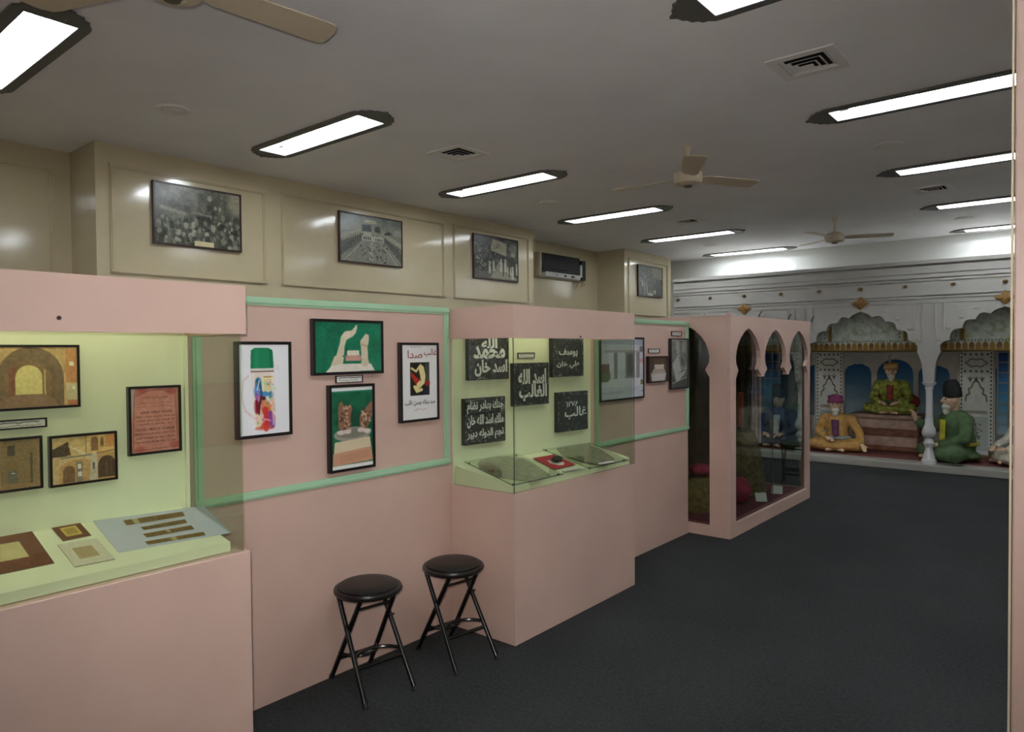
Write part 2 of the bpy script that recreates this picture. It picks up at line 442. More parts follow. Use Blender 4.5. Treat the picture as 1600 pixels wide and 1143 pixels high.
for X, a, b, z0, z1 in ((XW, 2.17, 3.475, 2.14, 2.975), (XW, 3.625, 5.715, 2.14, 3.0), (XW, 5.86, 7.27, 2.14, 3.01), (XW, 9.81, 11.15, 2.08, 3.0), (XR, .2, 1.96, 2.14, 2.98)):
    trim_frame('trim_%d' % k, X, a, b, z0, z1, .034, m=CREAM, t=.02, label='raised cream moulding panel on the upper wall'); k += 1

#=== CEILING LIGHTS ===
def light_plate(L, W):
    """pointed cusped outline around the opening"""
    hw = W/2+.055; out = []
    side = [(L/2-.02, hw), (L/2+.02, hw-.004), (L/2+.045, hw-.026), (L/2+.075, hw-.03), (L/2+.085, hw-.055), (L/2+.115, hw-.066), (L/2+.122, hw-.098), (L/2+.142, hw-.112), (L/2+.15, .022), (L/2+.18, 0)]
    right = side+[(x, -y) for x, y in reversed(side[:-1])]
    return right+[(-x, -y) for x, y in right]
def ceiling_light(x0, x1, y, label):
    L = x1-x0; t = thing('ceiling_light', label, 'ceiling light', ((x0+x1)/2, y, H), 0, 'recessed fluorescent ceiling lights')
    o = [(-L/2, -LW/2), (L/2, -LW/2), (L/2, LW/2), (-L/2, LW/2)]
    MB().prism([light_plate(L, LW), o], lambda a, b, h: (a, b, -.014+h), .0135).build('surround', PLATE, t)
    m = MB(); e = .002; a, b, d = L/2-e, LW/2-e, .115
    vs = [(-a, -b, -.012), (a, -b, -.012), (a, b, -.012), (-a, b, -.012), (-a+.02, -b+.02, d), (a-.02, -b+.02, d), (a-.02, b-.02, d), (-a+.02, b-.02, d)]
    m.add(vs, [(0, 1, 5, 4), (1, 2, 6, 5), (2, 3, 7, 6), (3, 0, 4, 7), (4, 5, 6, 7)]).build('reflector', REFL, t)
    for s in (-.05, .05):
        tb = MB().tube([(-L/2+.09, s, .05), (L/2-.09, s, .05)], .017, 8).build('tube', TUBEM, t, True)
        for e2 in (-1, 1): MB().tube([(e2*(L/2-.09), s, .05), (e2*(L/2-.035), s, .05)], .021, 8).build('end_cap', mat('lamp_holder', (150, 150, 148), .5), tb, True)
    return t
rowname = ['nearest the long glass case', 'second in line', 'third in line', 'fourth in line', 'fifth in line', 'last by the end wall']
for i, y in enumerate(LY): ceiling_light(LX0, LX1, y, 'recessed tube light with cusped dark surround, cream wall row, '+rowname[i])
for i, y in enumerate(LY): ceiling_light(RX0, RX1, y, 'recessed tube light with cusped dark surround, doorway row, '+('first in line', 'second in line', 'third in line', 'fourth in line', 'fifth in line', 'last by the end wall')[i])  # first lamp of this row is added, out of view, for bounce light
for a, b, w in ((LX0, LX1, 'cream wall'), (RX0, RX1, 'doorway')): ceiling_light(a, b, -.84, 'recessed tube light with cusped dark surround, %s row, behind the doorway' % w)  # unseen lamps added behind the viewer, their bounce brightens the ceiling

#=== VENTS AND DIFFUSERS ===
VENTM = mat('vent_paint', (236, 232, 230), .45)
vl = ['square louvred ceiling vent '+a for a in ('on the doorway side before the middle fan', 'on the cream wall side before the middle fan', 'on the cream wall side beyond the middle fan', 'on the doorway side beyond the middle fan')]
for (x, y), lb in zip(VENTS, vl):
    t = thing('air_vent', lb, 'air vent', (x, y, H), 0, 'square ceiling air vents')
    def sq(r): return [(-r, -r), (r, -r), (r, r), (-r, r)]
    MB().prism([sq(.18), sq(.126)], lambda a, b, h: (a, b, -.008+h), .0075).build('frame', VENTM, t)
    for r, zz in ((.122, 0), (.092, -.007), (.062, -.014)):
        m = MB(); s0 = [(p[0], p[1], .004+zz) for p in sq(r-.016)]; s1 = [(p[0], p[1], -.004+zz) for p in sq(r)]; s2 = [(p[0], p[1], -.006+zz) for p in sq(r)]; s3 = [(p[0], p[1], .002+zz) for p in sq(r-.016)]
        m.add(s0+s1+s2+s3, [(k*4+i, k*4+(i+1) % 4, ((k+1) % 4)*4+(i+1) % 4, ((k+1) % 4)*4+i) for k in range(4) for i in range(4)]).build('louvre', VENTM, t)
    MB().box(-.034, .034, -.034, .034, -.026, -.022).build('centre_plate', VENTM, t)
    d = MB(); lo = [(p[0], p[1], .0) for p in sq(.1268)]; hi = [(p[0], p[1], .095) for p in sq(.1268)]
    d.add(lo+hi, [(i, (i+1) % 4, 4+(i+1) % 4, 4+i) for i in range(4)]+[(4, 5, 6, 7)]).build('duct', mat('duct_gap_shade', (16, 16, 16), .9), t)  # shade between the louvres is put into this near-black colour
DIFF = [(-1.88, 2.15, 'before the second light'), (-1.77, 6.10, 'beyond the third light'), (1.49, 6.16, 'of the doorway side before the middle of the hall'), (-1.81, 10.28, 'close to the end wall on the cream wall side'), (1.485, 10.31, 'close to the end wall on the doorway side')]
for x, y, lb in DIFF:
    t = thing('round_diffuser', 'flat round ceiling diffuser '+lb, 'ceiling diffuser', (x, y, H), 0, 'round ceiling diffusers')
    MB().lathe([(.105, 0), (.105, -.004), (.095, -.012), (.07, -.012), (.068, -.005)], n=28).build('rim', VENTM, t, True)
    MB().lathe([(.064, -.0065), (.064, -.013), (.045, -.019), (.0, -.02)], n=28).build('disc', VENTM, t, True)

#=== FANS ===
def blade_mesh(mb, th, L0=.10, L1=.645):
    c, s = math.cos(th), math.sin(th)
    top = []; bot = []
    st = [(L0, .035, -.03), (L0+.06, .06, -.06), (L0+.2, .068, -.068), (L1-.06, .084, -.08), (L1-.02, .082, -.074), (L1, .066, -.03)]
    for r, w0, w1 in st:
        tw = .12*(1-(r-L0)/(L1-L0))+.10
        for w, arr in ((w0, top), (w1, bot)):
            z = -w*tw; arr.append((r*c-w*s, r*s+w*c, z))
    n = len(st); vs = top+bot+[(p[0], p[1], p[2]-.004) for p in top+bot]
    F = []
    for i in range(n-1):
        F += [(i, i+1, n+i+1, n+i), (2*n+i, 3*n+i, 3*n+i+1, 2*n+i+1), (i, 2*n+i, 2*n+i+1, i+1), (n+i, n+i+1, 3*n+i+1, 3*n+i)]
    F += [(0, n, 3*n, 2*n), (n-1, 3*n-1, 4*n-1, 2*n-1)]
    return mb.add(vs, F)
def fan(x, y, base, label):
    t = thing('ceiling_fan', label, 'ceiling fan', (x, y, H), 0, 'cream three-blade ceiling fans')
    z = -.25
    MB().lathe([(.0, -.001), (.034, -.001), (.032, -.02), (.018, -.045), (.014, -.07)], n=20).build('canopy', FANM, t, True)
    MB().tube([(0, 0, -.068), (0, 0, z+.075)], .013, 10).build('rod', FANM, t, True)
    MB().lathe([(.02, z+.08), (.05, z+.07), (.105, z+.05), (.115, z+.035), (.112, z-.02), (.10, z-.04), (.05, z-.055), (.045, z-.05), (.03, z-.052), (0, z-.052)], n=32).build('motor', FANM, t, True)
    MB().lathe([(.035, z-.056), (.03, z-.066), (.0, z-.068)], n=20).build('hub_cap', mat('fan_hub_grey', (92, 84, 72), .5), t, True)
    for k in range(3):
        b = blade_mesh(MB(), math.radians(base+120*k)).build('blade', FANM, t, True); b.location = (0, 0, z+.008)
    return t
FZ = H-.25
q = PZ(268, -28, FZ); fan(q[0], q[1], 84, 'cream ceiling fan closest to the doorway, over the first glass case')
q = PZ(1075, 279, FZ); fan(q[0], q[1], 60, 'cream ceiling fan hanging in the middle of the hall')
q = PZ(1304, 372, FZ); fan(q[0], q[1], 20, 'cream ceiling fan closest to the white arcade')

#=== DISPLAY CASES ===
def grid_quad(name, cv, P, parent, material=None, lift=0.0):
    """print stretched over four local points P = TL, TR, BR, BL"""
    w, h = cv.w, cv.h; P = [np.array(p, float) for p in P]
    n = np.cross(P[3]-P[0], P[1]-P[0]); n = n/np.linalg.norm(n)
    U, V = np.meshgrid(np.linspace(0, 1, w), np.linspace(0, 1, h)); U = U.ravel()[:, None]; V = V.ravel()[:, None]
    co = (P[0]*(1-U)+P[1]*U)*(1-V)+(P[3]*(1-U)+P[2]*U)*V+n*lift
    o = grid_print(name, cv, 0, 1, 0, 1, 0, parent, material)
    o.data.vertices.foreach_set('co', co.ravel()); o.data.update(); return o
def slab(P, th):
    """thin plate over four points, TL,TR,BR,BL, thickness th along the facing normal"""
    P = [np.array(p, float) for p in P]; n = np.cross(P[3]-P[0], P[1]-P[0]); n = n/np.linalg.norm(n)
    return MB().add(P+[p+n*th for p in P], [(0, 1, 2, 3), (4, 7, 6, 5), (0, 4, 5, 1), (1, 5, 6, 2), (2, 6, 7, 3), (3, 7, 4, 0)])

def hood(e, ya, yb, z0, z1, x0, x1, left=True):
    m = MB(); t = .02
    m.box(x1-t, x1, ya, yb, z0, z1); m.box(x0, x1-t, yb-t, yb, z0, z1); m.box(x0, x1-t, ya+t, yb-t, z1-t, z1)
    if left: m.box(x0, x1-t, ya, ya+t, z0, z1)
    return m.build('hood', PINK, e)
KEY = mat('lock_dark', (40, 22, 22), .4)
# ---- near case
Y1A, Y1B = -1.3, 1.305
case1 = thing('display_case', 'long pink glass display case with ruins photographs and mounted papers inside', 'display case', (.2, 0, 0))
def loc(o, P): return [tuple(np.array(p)-np.array(o)) for p in P]
C1 = np.array([.2, 0, 0])
def L1(m, name, material, smooth=False, parent=None):
    m.v = [(x-C1[0], y-C1[1], z-C1[2]) for x, y, z in m.v]; return m.build(name, material, parent or case1, smooth)
L1(MB().bbox(.002, CX+.004, Y1A, Y1B+.006, .001, .832, .003), 'base', PINK)
m = MB(); t = .02; z0, z1 = 1.5955, 1.764
m.box(CX-t+.006, CX+.006, Y1A, Y1B, z0, z1); m.box(.002, CX-t+.006, Y1B-t, Y1B, z0, z1); m.box(.002, CX-t+.006, Y1A, Y1B-t, z1-t, z1)
hd = L1(m, 'hood', PINK)
lk = PX(92, 499, CX+.006)
L1(MB().tube([(CX+.006, lk[1], lk[2]+.005), (CX+.009, lk[1], lk[2]+.005)], .006, 10), 'lock', KEY)
L1(MB().box(.004, .055, Y1A, Y1B-.022, .834, 1.742), 'back_board', LIME)
DB, DF = .942, .866
dk = MB().prism([[(.057, .834), (.425, .834), (.425, DF), (.057, DB)]], lambda a, b, h: (a, Y1A+h, b), Y1B-.05-Y1A)
L1(dk, 'sloping_deck', LIME)
L1(MB().box(CX-.012, CX-.006, Y1A, Y1B-.012, .833, 1.60), 'front_glass', GLASS)
L1(MB().box(.06, CX-.012, Y1B-.018, Y1B-.012, .833, 1.60), 'side_glass', GLASS_SIDE)
L1(MB().box(.057, .07, Y1B-.032, Y1B-.019, .90, 1.60), 'edge_strip', LIME)
L1(MB().tube([(.27, Y1A+.1, 1.70), (.27, Y1B-.12, 1.70)], .013, 8), 'lamp_tube', CTUBEM, True)
# ---- second case
case2 = thing('display_case', 'short pink glass display case with black seal plates and stone fragments inside', 'display case', (.2, 3.4, 0))
C2 = np.array([.2, 3.4, 0])
def L2(m, name, material, smooth=False):
    m.v = [(x-C2[0], y-C2[1], z-C2[2]) for x, y, z in m.v]; return m.build(name, material, case2, smooth)
ZB2 = .79
L2(MB().add([(.003, Y2A, .001), (CX, Y2A, .001), (CX, Y2B, .001), (P2+.002, Y2B, .001), (.003, Y2A, ZB2), (CX, Y2A, ZB2), (CX, Y2B, ZB2), (P2+.002, Y2B, ZB2)],
        [(0, 3, 2, 1), (4, 5, 6, 7), (0, 1, 5, 4), (1, 2, 6, 5), (2, 3, 7, 6), (3, 0, 4, 7)]), 'base', PINK)
m = MB(); z0, z1 = 1.5955, 1.764
m.box(CX-t+.004, CX+.004, Y2A-.004, Y2B+.004, z0, z1); m.box(.003, CX-t+.004, Y2A-.004, Y2A+t-.004, z0, z1); m.box(P2+.002, CX-t+.004, Y2B-t+.004, Y2B+.004, z0, z1)
m.box(.16, CX-t+.004, Y2A+t-.004, Y2B-t+.004, z1-t, z1)
L2(m, 'hood', PINK)
lk = PX(907, 526, CX+.004)
L2(MB().tube([(CX+.004, lk[1], lk[2]), (CX+.007, lk[1], lk[2])], .006, 10), 'lock', KEY)
BO = np.array([.012, 2.79, 0]); BE = np.array([.137, 3.985, 0]); BD = (BE-BO)/np.linalg.norm(BE-BO)
BN = np.array([BD[1], -BD[0], 0]); BANG = math.atan2(BD[1], BD[0])
b0, b1 = BO-BN*.008, BE-BN*.008
L2(MB().add([(b0[0], b0[1], ZB2+.001), (b1[0], b1[1], ZB2+.001), (BE[0], BE[1], ZB2+.001), (BO[0], BO[1], ZB2+.001), (b0[0], b0[1], 1.743), (b1[0], b1[1], 1.743), (BE[0], BE[1], 1.743), (BO[0], BO[1], 1.743)],
        [(0, 1, 2, 3), (4, 7, 6, 5), (0, 4, 5, 1), (1, 5, 6, 2), (2, 6, 7, 3), (3, 7, 4, 0)]), 'back_board', LIME)
zb2 = PX(713, 727, .03)[2]; zf2 = PX(801, 759, .45)[2]
D2 = [(.022, 2.795, zb2), (.14, 3.975, zb2), (.438, 3.975, zf2), (.438, 2.795, zf2)]
L2(MB().add([(p[0], p[1], ZB2+.001) for p in D2]+D2, [(0, 1, 2, 3), (4, 7, 6, 5), (0, 4, 5, 1), (1, 5, 6, 2), (2, 6, 7, 3), (3, 7, 4, 0)]), 'sloping_deck', LIME)
L2(MB().box(CX-.007, CX-.001, Y2A+.001, Y2B-.001, ZB2+.001, 1.61), 'front_glass', GLASS)
L2(MB().box(.02, CX-.008, Y2A+.001, Y2A+.006, ZB2+.001, 1.61), 'side_glass', GLASS)
L2(MB().box(P2+.004, CX-.008, Y2B-.007, Y2B-.001, ZB2+.001, 1.61), 'side_glass', GLASS_SIDE)
L2(MB().box(CX-.0005, CX+.0015, Y2A-.0015, Y2A+.0025, ZB2, 1.60), 'glass_corner_joint', mat('glass_edge', (40, 52, 46), .3))
L2(MB().box(CX-.0005, CX+.0012, Y2B-.0025, Y2B+.0012, ZB2, 1.60), 'glass_corner_joint', MATS['glass_edge'])
L2(MB().tube([(.27, Y2A+.12, 1.70), (.27, Y2B-.12, 1.70)], .012, 8), 'lamp_tube', CTUBEM, True)

#=== PICTURES ===
def px_arch():
    c = Cv(130, 100, (196, 160, 104), 3); c.noise(14, 18, (1, .8, .5))
    c.arch(.50, .34, .02, .52, 1.0, (108, 86, 62)); c.noise(22, 8)
    c.arch(.47, .24, .24, .55, 1.0, (122, 92, 62)); c.rect(.28, .34, .36, .84, (118, 62, 44), .8)
    c.arch(.475, .135, .31, .5, .78, (222, 208, 132)); c.rect(.63, .38, .645, .84, (200, 178, 110))
    c.poly([(0, 1), (.15, .9), (.34, .77), (.62, .77), (.75, .88), (.78, 1)], (136, 104, 80))
    c.rect(.86, .05, 1, .6, (190, 118, 66), .75); c.rect(.9, .26, .95, .33, (240, 232, 205)); c.rect(.86, .62, 1, .88, (205, 190, 150)); c.rect(.88, .9, 1, 1, (190, 110, 70))
    c.rect(.93, .66, .96, .72, (240, 236, 220)); return c.noise(40, 14, (1, .9, .8)).fade((206, 196, 168), .18).grain(5)
def px_door():
    c = Cv(76, 90, (150, 122, 78), 4); c.noise(18, 16, (1, .85, .6))
    c.rect(0, 0, .1, 1, (216, 208, 178)); c.arch(.5, .40, -.06, .3, 1.0, (132, 108, 72)); c.noise(30, 8)
    c.rect(.26, .13, .42, .33, (60, 56, 48)); c.arch(.36, .14, .42, .50, .86, (128, 98, 58)); c.rect(.26, .6, .46, .86, (84, 92, 92), .8)
    c.rect(.75, .3, .8, .92, (80, 62, 44)); c.poly([(0, 1), (.2, .84), (.85, .9), (1, 1)], (150, 116, 78)); c.rect(.34, .66, .42, .68, (225, 225, 225))
    for k in range(14): c.line([(0, k/14), (1, k/14)], .006, (96, 78, 52), .35)
    return c.noise(40, 14).fade((206, 196, 168), .15).grain(6)
def px_ruins():
    c = Cv(120, 88, (205, 172, 112), 5); c.noise(16, 20, (1, .75, .45))
    c.rect(.53, 0, 1, .40, (222, 178, 108)); c.poly([(0, .28), (.26, .12), (.3, .4), (0, .42)], (70, 48, 30)); c.arch(.14, .1, .22, .32, .42, (48, 34, 24))
    c.poly([(.24, .2), (.3, .22), (.55, .4), (.5, .43)], (226, 208, 168)); c.arch(.66, .055, .06, .14, .36, (130, 86, 52)); c.arch(.78, .026, .08, .14, .28, (110, 80, 56))
    c.rect(.83, .02, 1, .3, (206, 128, 62), .8); c.rect(0, .42, .67, 1, (206, 172, 118)); c.noise(20, 12)
    c.arch(.42, .3, .5, .72, 1.0, (176, 124, 66), .6); c.arch(.27, .09, .62, .72, .96, (108, 74, 44)); c.rect(.38, .55, .47, .98, (120, 112, 104)); c.rect(.40, .6, .45, .7, (222, 220, 214)); c.rect(.4, .76, .46, .86, (224, 222, 216))
    c.line([(.15, .45), (.62, .43)], .025, (92, 88, 84)); c.poly([(.6, .42), (.72, .4), (.7, 1), (.58, 1)], (190, 184, 176), .8); c.rect(.63, .6, .66, .74, (60, 56, 56))
    c.rect(.70, .42, 1, 1, (196, 148, 84)); c.arch(.85, .14, .48, .68, .94, (58, 36, 24)); c.rect(.83, .6, .85, .88, (92, 64, 40)); c.rect(.91, .55, .93, .88, (92, 64, 40)); c.line([(.7, .41), (1, .38)], .02, (120, 70, 50))
    c.line([(.53, 0), (.53, .4)], .015, (80, 66, 50)); return c.noise(48, 16).fade((216, 206, 180), .18).grain(6)
def px_plaque():
    c = Cv(80, 100, (196, 132, 118), 6); c.noise(5, 10); c.noise(20, 7)
    c.poly([(0, 0), (.11, 0), (.06, .45), (.0, .6)], (176, 170, 170)); c.rect(.93, .02, 1, .8, (168, 120, 82), .5)
    for x, y in ((.25, .05), (.82, .08), (.2, .93), (.88, .9)): c.ell(x, y, .1, .05, (170, 72, 66), .6, .8)
    c.line([(.10, .1), (.07, .95), (.95, .93), (.90, .05)], .008, (120, 62, 58)); c.line([(.13, .12), (.4, .055), (.62, .045), (.86, .1)], .008, (120, 62, 58))
    return c.grain(4)
def px_caption(seed, dark=(70, 68, 70)):
    c = Cv(60, 16, (226, 224, 216), seed); r = c.rs
    for row, th in ((.34, .1), (.70, .07)):
        x = .12
        while x < .86:
            L = r.uniform(.03, .09); c.line([(x, row+r.uniform(-.06, .06)), (x+L*.5, row+r.uniform(-.1, .1)), (x+L, row)], th, dark, .75); x += L+.02
    return c
def px_crowd(w, h, seed, beam=True):
    c = Cv(w, h, (92, 92, 82), seed); c.grad((112, 112, 100), (62, 64, 54)); c.noise(9, 24); c.noise(26, 14); r = c.rs
    if beam:
        c.poly([(.06, .36), (.35, .44), (.35, .49), (.06, .43)], (150, 148, 128), .7); c.poly([(.42, .40), (.70, .45), (.70, .48), (.42, .44)], (140, 138, 118), .7)
        c.rect(.42, .47, .66, .72, (48, 50, 46), .8); c.rect(.42, .48, .46, .66, (110, 110, 96), .7); c.ell(.93, .2, .09, .16, (160, 156, 132), .8, .8)
    for i in range(210):
        x, y = r.uniform(0, 1), r.uniform(.45 if r.rand() < .7 else .1, 1)
        if y < .55 and x < .55: continue
        g = r.uniform(34, 175); s = r.uniform(.012, .03); c.ell(x, y, s, s*c.asp*r.uniform(.9, 1.7), (g, g, g*.88), .8)
    return c.noise(60, 14).grain(8)
def px_palace():
    c = Cv(108, 92, (120, 122, 112), 12); c.grad((108, 116, 112), (140, 138, 122), 0, .35); c.noise(10, 12)
    c.ell(.12, .12, .14, .2, (150, 164, 164), .6, .9); c.rect(.38, .08, .57, .16, (176, 170, 140))
    c.poly([(.0, .45), (.35, .28), (.37, .36), (0, .62)], (158, 156, 138)); c.poly([(0, .62), (.37, .36), (.36, .5), (0, .9)], (96, 96, 88)); c.poly([(1, .5), (.68, .3), (.68, .4), (1, .75)], (150, 146, 130)); c.poly([(1, .62), (.68, .4), (.68, .48), (1, .95)], (98, 98, 90))
    for k in range(9):
        x = .03+k*.035; c.line([(x, .84-k*.045), (x, .72-k*.04)], .014, (60, 60, 56), .8); c.line([(x, .62-k*.03), (x, .55-k*.025)], .012, (66, 66, 60), .8)
        x = .97-k*.032; c.line([(x, .86-k*.045), (x, .72-k*.04)], .014, (62, 62, 58), .8)
    c.poly([(.34, .2), (.48, .19), (.49, .36), (.34, .34)], (70, 78, 80)); c.rect(.36, .33, .49, .42, (168, 166, 150)); c.rect(.53, .34, .66, .42, (140, 138, 124)); c.rect(.34, .42, .69, .52, (178, 176, 160))
    for k in range(4): c.rect(.36+k*.035, .44, .378+k*.035, .5, (60, 60, 58))
    for k in range(5): c.rect(.55+k*.027, .45, .565+k*.027, .51, (64, 64, 62))
    c.poly([(.54, .22), (.62, .18), (.64, .33), (.54, .32)], (66, 74, 74)); c.poly([(.7, .32), (.78, .27), (.85, .33), (.7, .36)], (56, 62, 62))
    c.poly([(.36, .52), (.66, .52), (1, 1), (.06, 1)], (128, 128, 116)); c.poly([(.47, .54), (.52, .54), (.52, .95), (.44, .95)], (152, 150, 134)); c.line([(.36, .53), (.06, .97)], .018, (164, 162, 144)); c.line([(.66, .55), (.93, 1)], .018, (164, 162, 144))
    r = c.rs
    for i in range(60): c.ell(r.uniform(.3, .75), r.uniform(.58, .98), .018, .02, (r.uniform(50, 150),)*3, .7)
    return c.noise(50, 12).grain(8)
def px_court():
    c = Cv(96, 92, (62, 62, 58), 14); c.noise(14, 22); r = c.rs
    c.poly([(.41, .05), (.73, .12), (.72, .42), (.37, .33)], (158, 152, 128)); c.ell(.53, .2, .04, .05, (110, 104, 88), .8, .8); c.ell(.88, .22, .1, .12, (120, 120, 104), .8, .9); c.rect(.83, .32, .93, .42, (134, 130, 112))
    for i in range(90):
        x, y = r.uniform(.02, .55), r.uniform(.2, .8); g = r.uniform(40, 170); c.ell(x, y, .016, .024, (g, g, g*.9), .8)
    c.poly([(.0, .82), (.5, .8), (1, .95), (1, 1), (0, 1)], (92, 92, 84)); c.poly([(.36, .96), (.55, .55), (.66, .6), (1, .96)], (150, 146, 126), .8)
    for x, y, s in ((.34, .72, .09), (.43, .68, .08), (.6, .65, .1), (.7, .64, .1), (.87, .8, .1), (.97, .7, .09), (.76, .74, .06), (.82, .76, .06)):
        c.poly([(x-s*.28, y+s*1.5), (x-s*.2, y-s), (x+s*.2, y-s), (x+s*.35, y+s*1.5)], (176, 172, 152)); c.ell(x, y-s*1.3, s*.24, s*.3, (165, 160, 140))
    for x in (.65, .79, .91): c.rect(x-.012, .6, x+.012, .9, (44, 44, 42), .8)
    return c.noise(50, 12).grain(8)
def px_assembly():
    c = Cv(76, 92, (72, 74, 68), 16); c.grad((92, 94, 84), (60, 62, 56)); c.noise(12, 20); c.poly([(.55, 0), (1, .05), (1, .4), (.6, .36)], (128, 126, 108), .8); r = c.rs
    for i in range(60):
        x, y = r.uniform(.02, .98), r.uniform(.25, .95); g = r.uniform(34, 150); c.ell(x, y, .018, .05, (g, g, g*.92), .8)
    c.line([(.22, .58), (.26, .98)], .03, (160, 158, 142)); c.line([(.32, .6), (.38, .95)], .035, (150, 148, 132)); c.line([(.14, .5), (.17, .66)], .04, (170, 168, 150)); c.poly([(.62, .78), (.72, .76), (.7, .9), (.66, .92)], (170, 168, 150)); c.rect(.4, .88, .6, .96, (176, 172, 150))
    return c.noise(40, 14).grain(8)
def px_thermos():
    c = Cv(100, 150, (236, 236, 240), 20)
    c.line([(.2, .35), (.1, .4), (.08, .6), (.14, .72), (.3, .8)], .02, (226, 206, 200)); c.poly([(.25, .3), (.68, .3), (.70, .88), (.6, .93), (.4, .93), (.30, .87)], (232, 216, 204))
    c.poly([(.25, .08), (.32, .055), (.58, .055), (.66, .08), (.68, .27), (.24, .28)], (22, 128, 84)); c.line([(.36, .09), (.35, .26)], .05, (40, 150, 104), .6); c.line([(.62, .09), (.63, .26)], .04, (12, 96, 66), .7); c.rect(.235, .275, .69, .30, (216, 214, 206)); c.rect(.24, .30, .68, .315, (120, 84, 70)); c.rect(.73, .24, .77, .3, (230, 224, 220))
    c.poly([(.44, .37), (.66, .36), (.66, .53), (.46, .54)], (236, 226, 178)); c.rect(.48, .36, .66, .375, (190, 140, 60))
    r = c.rs
    for (x, y, rx, ry, col) in ((.38, .43, .06, .06, (24, 110, 150)), (.34, .52, .05, .07, (70, 120, 190)), (.38, .56, .07, .05, (150, 90, 160)), (.5, .55, .08, .03, (60, 140, 200)), (.62, .56, .05, .04, (60, 130, 170)), (.34, .68, .05, .08, (150, 30, 46)), (.48, .64, .06, .05, (206, 120, 90)), (.52, .72, .10, .08, (214, 106, 40)), (.42, .78, .07, .06, (226, 196, 168)), (.58, .82, .11, .08, (200, 60, 120)), (.46, .87, .1, .05, (208, 60, 44)), (.62, .88, .07, .05, (120, 80, 170)), (.38, .86, .06, .05, (230, 214, 180)), (.66, .68, .025, .07, (200, 130, 96)), (.44, .62, .02, .03, (110, 40, 30))): c.ell(x, y, rx, ry, col, .92, .35)
    for i in range(50):
        x, y = r.uniform(.32, .66), r.uniform(.42, .9); c.line([(x, y), (x+r.uniform(-.06, .06), y+r.uniform(-.03, .03))], .012, r.choice([230, 40, 120], 3), .55)
    for pts, wd, col in (([(.36, .40), (.42, .46), (.44, .56)], .03, (20, 90, 130)), ([(.32, .48), (.38, .54)], .03, (90, 150, 210)), ([(.40, .40), (.36, .5)], .015, (210, 226, 236)), ([(.45, .60), (.5, .66), (.47, .74)], .05, (208, 140, 100)), ([(.56, .67), (.64, .68), (.66, .6)], .022, (206, 142, 104)), ([(.43, .58), (.40, .66), (.38, .76)], .03, (86, 26, 30)), ([(.5, .72), (.56, .84), (.52, .92)], .07, (200, 52, 54)), ([(.6, .76), (.64, .9)], .05, (120, 70, 160)), ([(.36, .78), (.42, .84), (.36, .9)], .04, (234, 214, 176)), ([(.44, .86), (.5, .82), (.6, .84)], .015, (240, 170, 190)), ([(.34, .62), (.36, .72)], .025, (120, 20, 40))): c.line(pts, wd, col, .9)
    c.ell(.485, .61, .032, .03, (206, 142, 104)); c.ell(.475, .595, .04, .022, (70, 26, 26), .9)
    for k in range(7): c.line([(.49, .40+k*.018), (.64, .395+k*.018)], .004, (150, 130, 90), .7)
    for x in (.29, .65): c.line([(x, .33), (x+.01, .88)], .03, (246, 238, 230), .5)
    c.ell(.49, .915, .19, .022, (206, 80, 54), .6); c.rect(.965, 0, 1, 1, (206, 214, 120), .7); return c.grain(3)
def px_horse():
    c = Cv(120, 88, (18, 108, 76), 21); c.noise(8, 12, (.2, 1, .8)); c.noise(40, 6)
    c.poly([(.16, .97), (.26, .82), (.82, .82), (.88, .96)], (224, 214, 200)); c.poly([(.23, .86), (.28, .68), (.36, .62), (.42, .7), (.4, .82), (.3, .84)], (206, 192, 164))
    c.poly([(.31, .66), (.36, .45), (.38, .3), (.44, .2), (.54, .18), (.58, .12), (.61, .06), (.62, .12), (.6, .22), (.55, .3), (.46, .36), (.43, .48), (.42, .66)], (206, 194, 166))
    c.ell(.46, .28, .05, .06, (222, 212, 186), .6, .9); c.poly([(.47, .56), (.64, .56), (.65, .70), (.46, .70)], (216, 206, 184)); c.rect(.44, .66, .67, .76, (190, 140, 124))
    c.poly([(.68, .82), (.67, .5), (.66, .38), (.7, .32), (.74, .24), (.79, .26), (.79, .38), (.77, .5), (.78, .8)], (204, 192, 164)); c.ell(.73, .80, .06, .08, (200, 186, 158)); c.line([(.68, .45), (.74, .48), (.78, .46)], .014, (150, 136, 110)); c.line([(.46, .5), (.46, .68)], .01, (30, 60, 50))
    return c.noise(30, 6).grain(3)
